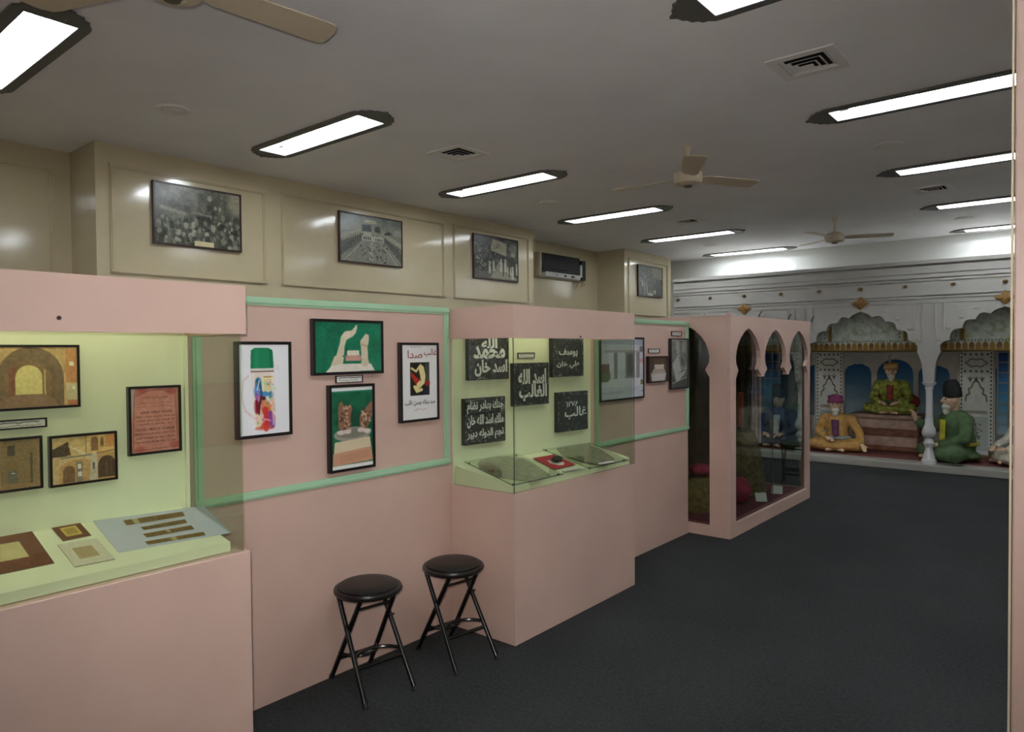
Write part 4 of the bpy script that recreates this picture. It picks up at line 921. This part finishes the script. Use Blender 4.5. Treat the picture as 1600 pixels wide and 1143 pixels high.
# contents
cl = MB().box(XBK+.022, XS-.05, YA+.046, YB-.046, .1005, .106).build('floor_cloth', mat('maroon_cloth', (104, 30, 40), .9, bump=.2, bscale=80)); tag(cl, 'maroon cloth spread over the arched cabinet floor', 'cloth')
def drape(name, label, p0, p1, z0, z1, amp, folds, material, th=.006, seed=1):
    random.seed(seed); P0, P1 = Vector(p0), Vector(p1); d = (P1-P0); nrm = Vector((-d.y, d.x, 0)).normalized(); N = folds*8; M = 10; ph = [random.uniform(.6, 1.4) for _ in range(folds+1)]
    m = MB(); vs = []
    for j in range(M+1):
        z = z1+(z0-z1)*j/M; sp = .8+.35*j/M
        for i in range(N+1):
            u = i/N; a = amp*sp*ph[int(u*folds)]*math.sin(2*math.pi*folds*u+.4*math.sin(3*j/M)); q = P0+d*u+nrm*a; vs.append((q.x, q.y, z))
    W = N+1; vs2 = vs+[(x+nrm.x*th, y+nrm.y*th, z) for x, y, z in vs]; K = len(vs); F = []
    for j in range(M):
        for i in range(N): a = j*W+i; F += [(a, a+1, a+W+1, a+W), (K+a, K+a+W, K+a+W+1, K+a+1)]
    for j in range(M):
        for i in (0, N): a = j*W+i; F.append((a, a+W, K+a+W, K+a))
    for i in range(N):
        for j in (0, M): a = j*W+i; F.append((a, a+1, K+a+1, K+a))
    o = m.add(vs2, F).build(name, material, None, True); tag(o, label, 'drapery'); return o
BRN = mat('brown_velvet', (74, 58, 34), .75, noise=.15, nscale=12)
drape('curtain', 'brown curtain hanging in folds along the back of the arched cabinet', (XBK+.06, YA+.12, 0), (XBK+.06, 6.95, 0), .11, 1.76, .022, 9, BRN)
drape('curtain', 'brown curtain drawn across the arched cabinet beside the pale shawl', (-.32, 7.20, 0), (-.02, 7.24, 0), .11, 1.76, .018, 4, BRN)
drape('shawl', 'pale pink shawl hanging beside the brown curtain', (.0, 7.23, 0), (.085, 7.25, 0), .55, 1.62, .010, 2, mat('pale_shawl', (206, 176, 178), .8, noise=.1, nscale=20))
drape('sash', 'orange sash hanging in front of the brown curtain', (-.11, 7.10, 0), (-.05, 7.11, 0), .72, 1.08, .008, 2, mat('orange_sash', (176, 84, 48), .8))
rb = thing('robe_stand', 'brown and olive embroidered robe draped over a low stand', 'robe', (0.08, 6.78, .1065))
def robe_prof():
    m = MB(); N = 40; pr = [(.20, 0), (.205, .05), (.20, .15), (.185, .28), (.16, .42), (.13, .54), (.10, .61), (.0, .63)]; vs = []
    for r, z in pr:
        for k in range(N):
            a = 2*math.pi*k/N; q = r*(1+.07*math.sin(9*a)*(1-z/.6)); vs.append((q*math.cos(a), 1.25*q*math.sin(a), z))
    F = [(i*N+k, i*N+(k+1) % N, (i+1)*N+(k+1) % N, (i+1)*N+k) for i in range(len(pr)-1) for k in range(N)]+[tuple(range(N))]
    return m.add(vs, F)
robe_prof().build('robe', mat('olive_robe', (88, 74, 34), .8, noise=.35, nscale=25), rb, True)
MB().tube([(.20*math.cos(a), .25*math.sin(a), .03) for a in [2*math.pi*k/40 for k in range(41)]], .012, 8).build('hem', mat('gold_hem', (140, 112, 40), .6), rb, True)
CRIM = mat('crimson_cushion', (146, 34, 56), .75, noise=.15, nscale=18)
cu = MB().ell((0, 0, 0), (.09, .10, .12), 22, 14).build('bolster', CRIM, None, True); cu.location = (.24, 6.32, .228); tag(cu, 'crimson bolster standing on the maroon cloth before the robe', 'cushion')
qm = MB(); N = 36; vs = []
for r, z in ((.22, 0), (.235, .05), (.23, .14), (.20, .22), (.13, .27), (.0, .285)):
    for k in range(N): a = 2*math.pi*k/N; q = r*(1+.05*math.sin(7*a+z*9)); vs.append((.8*q*math.cos(a), 1.1*q*math.sin(a), z))
qm.add(vs, [(i*N+k, i*N+(k+1) % N, (i+1)*N+(k+1) % N, (i+1)*N+k) for i in range(5) for k in range(N)]+[tuple(range(N))])
o = qm.build('folded_quilt', mat('olive_quilt', (104, 88, 40), .85, noise=.3, nscale=22), None, True); o.location = (.02, 5.92, .1065); tag(o, 'olive quilt heaped on the cabinet floor under a crimson cushion', 'quilt')
cu = MB().ell((0, 0, 0), (.10, .13, .055), 22, 14).build('cushion', CRIM, None, True); cu.location = (.03, 5.93, .449); tag(cu, 'crimson cushion lying on the olive quilt', 'cushion')
for nm, (u, v), rz, lb in (('paper_card', (1190, 781), -1.0, 'white paper card propped on the maroon cloth beside the robe'), ('paper_card', (1214, 769), -1.3, 'crumpled white paper on the maroon cloth behind the propped card')):
    q = PZ(u, v, .12); e = thing(nm, lb, 'paper', (q[0], q[1], .1065), rz)
    MB().add([(-.03, -.05, .001), (-.03, .05, .001), (.01, .05, .002), (.01, -.05, .002), (-.045, -.05, .075), (-.045, .05, .075), (-.05, .05, .073), (-.05, -.05, .073)], [(0, 1, 5, 4), (0, 3, 2, 1), (4, 5, 6, 7), (0, 4, 7, 3), (1, 2, 6, 5), (2, 3, 7, 6)]).build('sheet', mat('white_paper', (222, 220, 210), .7), e)

#=== WHITE ARCADE ===
YF = 9.95; BAY = 1.545; CEN = [.39+BAY*k for k in (-1, 0, 1)]; COLX = [.39+BAY*(k+.5) for k in (-2, -1, 0, 1)]
XA, XZ, ZC = -2.26, 2.95, 2.60
arc = thing('white_arcade', 'white plaster arcade of cusped arches with gold rosettes across the end of the hall', 'arcade', (0, YF, 0))
def LA(m, name, material, smooth=False, parent=None):
    m.v = [(x, y-YF, z) for x, y, z in m.v]; return m.build(name, material, parent or arc, smooth)
def cusp_half():
    cu = [(.0, 2.0), (.135, 1.915), (.288, 1.855), (.42, 1.755), (.55, 1.615), (.645, 1.465)]; pts = [(0, 2.0)]
    for i, ((a, b), (c, d)) in enumerate(zip(cu[:-1], cu[1:])):
        ch = Vector((c-a, d-b)); L = ch.length; nn = Vector((-ch.y, ch.x))/L
        if nn.x < 0: nn = -nn
        for k in range(1, 9):
            t = k/8; bul = (.30 if i else .16)*L*math.sin(math.pi*t)
            if i == 0: bul *= t
            q = Vector((a, b))+ch*t+nn*bul; pts.append((q.x, q.y))
    return pts+[(.66, 1.44), (.69, 1.36), (.705, 1.27), (.712, 1.18), (.715, 1.10)]
half = cusp_half()
outer = [(XA, 1.10)]
for c in CEN:
    outer += [(c-x, z) for x, z in reversed(half)]+[(c+x, z) for x, z in half[1:]]
outer += [(XZ, 1.10), (XZ, ZC), (XA, ZC)]
LA(MB().prism([outer], lambda a, b, h: (a, YF+h, b), .12), 'facade', STONEW)
for z, hh, d in ((2.075, .02, .006), (2.13, .016, .009), (2.17, .016, .012), (2.345, .02, .010), (2.385, .016, .014), (2.44, .018, .010), (2.555, .045, .03)):
    LA(MB().box(XA, XZ, YF-d, YF-.0005, z, z+hh), 'moulding', STONEW)
for cx in COLX:
    for dx in (-.075, .062): LA(MB().box(cx+dx, cx+dx+.013, YF-.012, YF-.0005, 1.47, 2.07), 'pilaster_strip', STONEW)
for c in CEN:
    for sx in (-1, 1): LA(MB().box(*sorted((c+sx*.60, c+sx*.62)), YF-.008, YF-.0005, 1.75, 2.07), 'panel_strip', STONEW)
def rosette(x, z, r, petals=8, dp=.035):
    m = MB(); N = petals*4; vs = [(x, YF-dp, z)]
    for k in range(N):
        a = 2*math.pi*k/N; q = r*(1+.28*math.cos(petals*a)); vs.append((x+q*math.cos(a), YF-dp*.34, z+.8*q*math.sin(a)))
    for k in range(N):
        a = 2*math.pi*k/N; q = r*(1+.28*math.cos(petals*a)); vs.append((x+q*math.cos(a), YF-.0005, z+.8*q*math.sin(a)))
    return m.add(vs, [(0, 1+k, 1+(k+1) % N) for k in range(N)]+[(1+k, 1+N+k, 1+N+(k+1) % N, 1+(k+1) % N) for k in range(N)]+[tuple(range(1+N, 1+2*N))])
for c in CEN:
    LA(rosette(c, 2.105, .082, 4), 'gold_rosette', GOLD, True)
    for x, z in ((.28, 2.0), (.43, 1.89), (.56, 1.765), (.66, 1.62)):
        for sx in (-1, 1): LA(rosette(c+sx*x, z, .03, 5, .009), 'plaster_flower', STONEW, True)
for k in range(-5, 4):
    x = CEN[1]+k*BAY/3
    if XA+.05 < x < XZ: LA(rosette(x, 2.29, .024, 6), 'gold_stud', GOLD, True)
lg = LA(MB().bbox(XA, XZ, 9.86, 10.07, .001, .085, .006), 'ledge', STONEW)
for cx in COLX:
    LA(MB().lathe([(.085, .087), (.085, .13), (.072, .14), (.066, .18), (.045, .25), (.04, .29), (.062, .32), (.066, .345), (.05, .37), (.036, .40), (.072, .43), (.082, .47), (.07, .52), (.048, .57), (.04, .68), (.038, .90), (.04, 1.0), (.052, 1.03), (.042, 1.04), (.075, 1.075), (.082, 1.099)], (cx, YF+.06, 0), 24), 'column', mat('white_gloss', (206, 204, 206), .18), True)
# painted valance behind the arches
vw, vh = XZ-XA, .64
c = Cv(520, 64, (204, 212, 202), 71); c.noise(90, 10, (1, 1, .8)); c.noise(180, 8)
f = c.field(150); c.mix((f-.62)*7, (150, 158, 120), .5)
f = c.field(80); c.mix((f-.70)*6, (168, 170, 110), .5)
c.rect(0, .86, 1, 1, (146, 116, 52)); c.rect(0, .97, 1, 1, (96, 70, 34))
for k in range(74): x = (k+.5)/74; c.ell(x, .865, .0052, .055, (146, 116, 52) if k % 2 else (128, 84, 44)); c.rect(x-.0068-.0008, .84, x-.0068+.0008, .95, (206, 204, 190), .9)
for k in range(150): c.ell((k+.5)/150, .785, .0013, .016, (52, 52, 46))
for cx in CEN:
    for dx in (-.46, .46):
        u = (cx+dx-XA)/vw; c.rect(u-.004, .45, u+.005, .78, (128, 108, 48)); 
        for j in range(6): c.ell(u-.012, .30+j*.08, .0016, .018, (60, 60, 52))
va = grid_print('valance', c, XA+.01, XZ-.01, 1.475, 1.475+vh, .30, arc, PRINT_M)
LA(MB().box(XA, XZ, 10.2505, 10.27, 1.475, 2.45), 'valance_board', STONEW)
# roof, ends and back of the recess
LA(MB().box(XA, XZ, YF+.121, 11.70, 2.46, 2.50), 'roof', STONEW)
LA(MB().box(XA, XA+.03, YF+.121, 11.70, .101, 2.459), 'end_wall', STONEW)
LA(MB().box(XZ-.03, XZ, YF+.121, 11.70, .101, 2.459), 'end_wall', STONEW)
LA(MB().box(XA, XZ, 10.071, 11.70, .001, .099), 'platform', STONEW)
c = Cv(200, 90, (60, 110, 160), 72); c.grad((40, 82, 150), (62, 132, 190), 0, .5); c.grad((62, 132, 190), (190, 214, 222), .5, .76); c.grad((190, 214, 222), (205, 210, 200), .76, 1); c.noise(20, 5)
grid_print('painted_sky', c, XA+.031, XZ-.031, .1, 2.45, 1.70, arc, PRINT_M)
def arch_open(x0, x1, z0, zs, za, foil=True):
    c = (x0+x1)/2; hw = (x1-x0)/2; pts = [(x0, z0), (x0, zs)]
    for k in range(1, 20):
        t = k/20; a = math.pi*t; x = c-hw*math.cos(a); z = zs+(za-zs)*(math.sin(a)**.75); 
        if foil: z -= .012*abs(math.sin(3.5*a*1.43))
        pts.append((x, z))
    return pts+[(x1, zs), (x1, z0)]
inner = []
for cx in CEN:
    o = cx-.39
    inner += [arch_open(-.15+o, .215+o, .50, 1.14, 1.30), arch_open(.29+o, .76+o, .50, 1.10, 1.36, False), arch_open(.82+o, 1.20+o, .50, 1.14, 1.28)]
LA(MB().prism([[(XA+.031, .10), (XZ-.031, .10), (XZ-.031, 1.60), (XA+.031, 1.60)]]+inner, lambda a, b, h: (a, 11.30+h, b), .05), 'inner_arcade', mat('inner_plaster', (240, 236, 226), .6, noise=.05, nscale=6))
def inlay(name, x0, x1, z0, z1, y, seed):
    c = Cv(64, 150, (228, 230, 222), seed); c.noise(10, 6)
    c.rect(.02, .01, .06, .99, (170, 160, 140)); c.rect(.94, .01, .98, .99, (170, 160, 140))
    for k in range(26):
        y_ = .02+k*.037
        for x in (.11, .89): c.ell(x, y_, .022, .01, (62, 66, 58))
    for x in np.linspace(.2, .8, 5):
        for y_ in (.03, .19): c.ell(x, y_, .03, .01, (70, 74, 62))
    pts = [(.5+.27*math.cos(a)*(1+.1*math.cos(6*a)), .11+.035*math.sin(a)*(1+.15*math.cos(6*a))) for a in np.linspace(0, 2*math.pi, 40)]; c.line(pts, .010, (112, 92, 62))
    pts = [(.22, .47), (.24, .42), (.33, .40), (.3, .36), (.38, .34), (.42, .30), (.5, .27), (.58, .30), (.62, .34), (.7, .36), (.67, .40), (.76, .42), (.78, .47)]; c.line(pts, .014, (104, 84, 56))
    for x in (.34, .5, .66): c.line([(x-.05, .25), (x, .28), (x+.05, .25)], .010, (84, 70, 50)); c.line([(x, .29), (x, .24)], .008, (84, 70, 50))
    c.rect(.2, .56, .8, .59, (178, 170, 150)); c.rect(.18, .62, .82, .94, (190, 200, 192)); c.line([(.5, .9), (.5, .68)], .010, (70, 96, 76))
    r = c.rs
    for k in range(16): a = r.uniform(0, 6.28); q = r.uniform(.05, .22); c.ell(.5+q*math.cos(a), .76+q*.4*math.sin(a), .03, .012, (92, 112, 96) if k % 2 else (150, 110, 100), .8)
    c.rect(.0, .975, 1, 1, (140, 110, 80))
    LA(MB().box(x0, x1, y+.002, y+.03, z0, z1), name+'_board', STONEW)
    return grid_print(name, c, x0, x1, z0, z1, y-YF, arc, PRINT_M)
for x0, x1, sd in ((-.43, -.03, 81), (1.36, 1.765, 82), (-1.92, -1.52, 83)): inlay('inlay_panel', x0, x1, .11, 1.47, 10.80, sd)
for x0, x1 in ((1.79, 2.25), (-1.40, -.94)):
    sky = Cv(24, 60, (40, 90, 150), 99); sky.grad((44, 70, 140), (80, 156, 200), 0, .5); sky.grad((80, 156, 200), (180, 206, 214), .5, 1)
    grid_print('lattice_sky', sky, x0, x1, .40, 1.47, 10.84-YF, arc, PRINT_M)
    for k in range(5): LA(MB().box(x0+k*(x1-x0)/4-.008, x0+k*(x1-x0)/4+.008, 10.80, 10.815, .4, 1.475), 'lattice_bar', STONEW)
    for k in range(9): z = .42+k*.13; LA(MB().box(x0, x1, 10.8155, 10.825, z-.007, z+.007), 'lattice_bar', STONEW)
cp = MB().box(XA+.04, XZ-.04, 10.075, 11.28, .1, .104)
RUG = bpy.data.materials.new('striped_rug'); RUG.use_nodes = True; nt = RUG.node_tree; b = nt.nodes['Principled BSDF']
tc = nt.nodes.new('ShaderNodeTexCoord'); wv = nt.nodes.new('ShaderNodeTexWave'); wv.bands_direction = 'Y'; wv.inputs['Scale'].default_value = 2.2; wv.inputs['Distortion'].default_value = 1.5; wv.inputs['Detail'].default_value = 4
cr = nt.nodes.new('ShaderNodeValToRGB'); cr.color_ramp.elements[0].color = rgba((116, 34, 36)); cr.color_ramp.elements[1].color = rgba((92, 70, 58))
nt.links.new(tc.outputs['Object'], wv.inputs['Vector']); nt.links.new(wv.outputs['Fac'], cr.inputs[0]); nt.links.new(cr.outputs[0], b.inputs['Base Color']); b.inputs['Roughness'].default_value = .9
tag(cp.build('rug', RUG), 'dark red striped rug under the seated figures', 'rug')
# throne
th = thing('throne_platform', 'broad stepped pink marble platform carrying the green-robed enthroned figure', 'platform', (.50, 11.0, .105))
MRB = mat('pink_marble', (186, 156, 140), .4, noise=.12, nscale=9); BRB = mat('brown_band', (130, 84, 58), .5, noise=.15, nscale=14)
MB().bbox(-.44, .44, -.24, .24, 0, .06, .008).build('foot', BRB, th); MB().bbox(-.40, .40, -.21, .21, .061, .20, .006).build('lower_block', MRB, th)
MB().bbox(-.42, .42, -.225, .225, .201, .30, .006).build('carved_band', BRB, th); MB().bbox(-.40, .40, -.21, .21, .301, .44, .006).build('upper_block', MRB, th); MB().bbox(-.45, .45, -.245, .245, .441, .50, .01).build('top_slab', MRB, th)

#=== FIGURES ===
def remesh(prims, name, material, parent, voxel, smooth=6):
    m = MB()
    for p in prims:
        if p[0] == 'e': m.ell(p[1], p[2], 20, 14)
        else:
            _, pts, rs = p; m.tube(pts, rs, 14)
            for q, r in ((pts[0], rs[0]), (pts[-1], rs[-1])): m.ell(q, (r, r, r), 14, 10)
    o = m.build(name, material, parent, True)
    md = o.modifiers.new('r', 'REMESH'); md.mode = 'VOXEL'; md.voxel_size = voxel; md.use_smooth_shade = True
    sm = o.modifiers.new('s', 'SMOOTH'); sm.factor = .5; sm.iterations = smooth
    dg = bpy.context.evaluated_depsgraph_get(); me = bpy.data.meshes.new_from_object(o.evaluated_get(dg)); o.modifiers.clear()
    old = o.data; o.data = me; bpy.data.meshes.remove(old); me.name = name
    if not me.materials: me.materials.append(material)
    return o
SKIN = mat('painted_skin', (214, 180, 150), .55)
def hand(w, d, up, sgn, sc=1.0):
    """palm and five bent fingers from wrist w along d; up = back of the hand"""
    w, d, up = Vector(w), Vector(d).normalized(), Vector(up); up = (up-d*up.dot(d)).normalized(); s = d.cross(up)*sgn; P = []
    P.append(('c', [w, w+d*.045*sc, w+d*.085*sc], [.024*sc, .03*sc, .028*sc]))
    for k, (o, L) in enumerate(((-.028, .062), (-.010, .072), (.009, .068), (.027, .054))):
        a = w+d*.085*sc+s*o*sc; b = a+d*L*.55*sc-up*.006*sc; c = b+d*L*.4*sc-up*.026*sc; P.append(('c', [a, b, c], [.0105*sc, .0095*sc, .008*sc]))
    a = w+d*.03*sc-s*.028*sc; P.append(('c', [a, a+d*.03*sc-s*.024*sc, a+d*.055*sc-s*.028*sc-up*.01*sc], [.013*sc, .0115*sc, .009*sc]))
    return P
def figure(label, locz, rz, sc, robe, inner, hat, hatc, beard, armL, armR, lean=0.0, headturn=0.0, sash=None):
    t = thing('person', label, 'person', locz, rz); t.scale = (sc, sc, sc)
    hz = .735; hx = lean*.6; hd = Vector((hx, -.03, hz))
    bp = [('c', [(0, .05, .15), (0, .05, .30), (lean*.3, .03, .46)], [.13, .13, .145]), ('c', [(-.15+lean*.4, .03, .50), (.15+lean*.4, .03, .50)], [.07, .07]), ('c', [(lean*.4, .02, .53), (hx, -.01, .64)], [.055, .05]),
          ('e', tuple(hd), (.082, .098, .115)), ('e', (hd.x, hd.y-.03, hz-.07), (.055, .06, .045))]
    f = Vector((math.sin(headturn), -math.cos(headturn), 0)); sd = Vector((math.cos(headturn), math.sin(headturn), 0))
    nb = hd+f*.095; bp += [('c', [nb+Vector((0, 0, .025)), nb+f*.022+Vector((0, 0, -.018))], [.011, .017])]
    for s in (-1, 1): bp += [('e', tuple(hd+sd*.082*s), (.014, .02, .03))]
    bp.append(('e', tuple(hd+f*.088+Vector((0, 0, -.052))), (.026, .014, .010)))
    for arm, s in ((armL, -1), (armR, 1)):
        sh, el, wr, dd, uu = arm; bp.append(('c', [sh, el], [.052, .043])); bp.append(('c', [el, wr], [.043, .027])); bp += hand(wr, dd, uu, s)
    for s in (-1, 1): bp += [('c', [(.10*s, .03, .10), (.32*s, -.18, .095)], [.085, .062]), ('c', [(.32*s, -.18, .085), (-.04*s, -.30, .055)], [.058, .04]), ('c', [(-.04*s, -.30, .05), (-.12*s, -.34, .035)], [.036, .026])]
    remesh(bp, 'body', SKIN, t, .011, 3)
    rp = [('c', [(0, .05, .20), (0, .05, .30), (lean*.3, .03, .45)], [.19, .168, .175]), ('c', [(-.165+lean*.4, .03, .50), (.165+lean*.4, .03, .50)], [.085, .085])]
    for s in (-1, 1): rp += [('c', [(.10*s, .04, .115), (.33*s, -.18, .105)], [.108, .088]), ('c', [(.33*s, -.18, .10), (.02*s, -.28, .08)], [.09, .07])]
    rp += [('e', (0, -.12, .08), (.33, .24, .075)), ('e', (0, .08, .07), (.30, .18, .066))]
    for arm in (armL, armR):
        sh, el, wr, dd, uu = arm; e2 = Vector(el).lerp(Vector(wr), .82); rp += [('c', [sh, el], [.08, .07]), ('c', [el, e2], [.068, .055])]
    remesh(rp, 'robe', robe, t, .016, 4)
    # open front
    m = MB(); W = .06
    vs = []
    for i in range(9):
        z = .50-.30*i/8; yy = .03-.178*(1-.1*abs(z-.36)) if z > .3 else .05-.178-.02
        for j in range(-3, 4): vs.append((lean*.4*(z/.5)+W*j/3*(1-.25*i/8), yy-.022+.028*abs(j/3.0)**2, z))
    m.add(vs, [(i*7+j, i*7+j+1, (i+1)*7+j+1, (i+1)*7+j) for i in range(8) for j in range(6)]).build('inner_shirt', inner, t, True)
    if sash is not None: MB().tube([(.2*math.cos(a), .05+.2*math.sin(a), .21) for a in [2*math.pi*k/24 for k in range(25)]], .022, 8).build('sash', sash, t, True)
    bd = [('e', tuple(hd+f*.06+Vector((0, 0, -.085))), (.062, .05, .045)), ('e', tuple(hd+f*.062+Vector((0, 0, -.135))), (.045, .04, .055)), ('e', tuple(hd+f*.088+Vector((0, 0, -.038))), (.036, .012, .008))]
    if beard is not None: remesh(bd, 'beard', beard, t, .009, 2)
    for s in (-1, 1):
        MB().ell(tuple(hd+f*.088+sd*.033*s+Vector((0, 0, .012))), (.012, .010, .007), 10, 8).build('eye', mat('eye_dark', (30, 22, 20), .3), t, True)
        MB().tube([hd+f*.088+sd*.018*s+Vector((0, 0, .03)), hd+f*.084+sd*.05*s+Vector((0, 0, .03))], .004, 6).build('eyebrow', mat('brow_grey', (120, 112, 104), .8), t, True)
    if hat == 'turban':
        tp = [('e', (hd.x, hd.y+.01, hz+.075), (.115, .125, .055)), ('e', (hd.x, hd.y+.01, hz+.115), (.10, .105, .055))]
        for k in range(10): a = 2*math.pi*k/10; b2 = a+.9; tp.append(('c', [(hd.x+.10*math.cos(a), hd.y+.01+.11*math.sin(a), hz+.05), (hd.x+.095*math.cos(b2), hd.y+.01+.10*math.sin(b2), hz+.13)], [.026, .024]))
        o = remesh(tp, 'turban', hatc, t, .010, 2)
    else:
        o = MB().lathe([(.098, .0), (.102, .03), (.098, .09), (.085, .16), (.06, .21), (.0, .215)], n=24).build('tall_cap', hatc, t, True); o.location = hd+Vector((0, .01, .035)); o.rotation_euler = (.12, 0, 0)
    return t
def cloth(n, c, ns=.12): return mat(n, c, .8, noise=ns, nscale=14, bump=.15, bscale=30)
WB = mat('white_beard', (214, 210, 200), .8, bump=.3, bscale=120)
V = Vector
q = PY(1308, 690, 10.45)
figure('seated bearded figure in ochre robe and purple turban resting a hand on the rug', (q[0], 10.47, .107), math.radians(8), .86, cloth('ochre_robe', (180, 140, 76)), cloth('violet_shirt', (110, 62, 96)), 'turban', cloth('purple_turban', (136, 62, 104)), WB,
       (V((-.20, .03, .50)), V((-.28, -.04, .29)), V((-.12, -.27, .22)), V((.7, -.7, -.1)), V((0, -.2, 1))), (V((.20, .03, .50)), V((.33, -.06, .29)), V((.38, -.26, .13)), V((.35, -.8, -.4)), V((0, -.4, 1))), -.05, .1, cloth('grey_sash', (138, 160, 168)))
q = PY(1487, 700, 10.30)
figure('seated white-bearded figure in green coat and tall black cap raising one hand', (q[0]+.02, 10.36, .107), math.radians(-52), 1.03, cloth('green_coat', (74, 98, 62)), cloth('yellow_shirt', (188, 180, 48)), 'cap', mat('black_felt', (20, 22, 24), .8), WB,
       (V((-.20, .03, .50)), V((-.30, -.12, .34)), V((-.30, -.30, .46)), V((-.1, -.25, 1)), V((0, 1, .2))), (V((.20, .03, .50)), V((.27, -.04, .28)), V((.12, -.27, .2)), V((-.7, -.7, -.1)), V((0, -.2, 1))), .0, -.15, cloth('yellow_sash', (170, 160, 60)))
q = PY(1394, 640, 10.98)
kg = figure('enthroned figure in gold and green robe with plumed turban on the marble platform', (q[0], 10.92, .612), math.radians(4), .80, cloth('gold_green_robe', (128, 132, 52), .4), cloth('red_shirt', (140, 60, 44)), 'turban', cloth('sand_turban', (188, 150, 96)), mat('grey_beard', (190, 184, 172), .8),
       (V((-.20, .03, .50)), V((-.28, -.05, .28)), V((-.14, -.27, .21)), V((.7, -.7, -.1)), V((0, -.2, 1))), (V((.20, .03, .50)), V((.28, -.05, .28)), V((.14, -.27, .21)), V((-.7, -.7, -.1)), V((0, -.2, 1))), 0, .15, cloth('green_sash', (50, 104, 62)))
MB().tube([(.0, -.09, .83), (-.01, -.1, .92), (-.03, -.08, 1.0), (.02, -.06, 1.04)], [.012, .018, .02, .008], 8).build('plume', mat('plume_white', (214, 206, 180), .8), kg, True)
cs = MB().ell((0, 0, 0), (.30, .045, .15), 24, 14).build('cushion', mat('crimson_bolster', (146, 26, 36), .7, noise=.1, nscale=10), None, True); cs.location = (q[0]+.01, 11.197, .764); tag(cs, 'round crimson cushion behind the enthroned figure', 'cushion')
q = PY(1222, 700, 10.40)
figure('seated figure in dark blue coat and white shirt, seen through the arched cabinet', (q[0]-.06, 10.45, .107), 0, .92, cloth('navy_coat', (44, 54, 92)), cloth('white_shirt', (196, 196, 190)), 'cap', mat('dark_cap', (44, 40, 44), .8), None,
       (V((-.20, .03, .50)), V((-.28, -.05, .28)), V((-.14, -.27, .21)), V((.7, -.7, -.1)), V((0, -.2, 1))), (V((.20, .03, .50)), V((.28, -.05, .28)), V((.14, -.27, .21)), V((-.7, -.7, -.1)), V((0, -.2, 1))))
figure('seated figure in white robe with blue shawl at the doorway end of the arcade', (2.10, 10.42, .107), math.radians(-60), .95, cloth('cream_robe', (206, 202, 184)), cloth('blue_shirt', (52, 108, 150)), 'turban', cloth('blue_turban', (50, 104, 150)), None,
       (V((-.20, .03, .50)), V((-.28, -.05, .28)), V((-.14, -.27, .21)), V((.7, -.7, -.1)), V((0, -.2, 1))), (V((.20, .03, .50)), V((.28, -.05, .28)), V((.14, -.27, .21)), V((-.7, -.7, -.1)), V((0, -.2, 1))), 0, 0, cloth('blue_shawl', (60, 120, 160)))
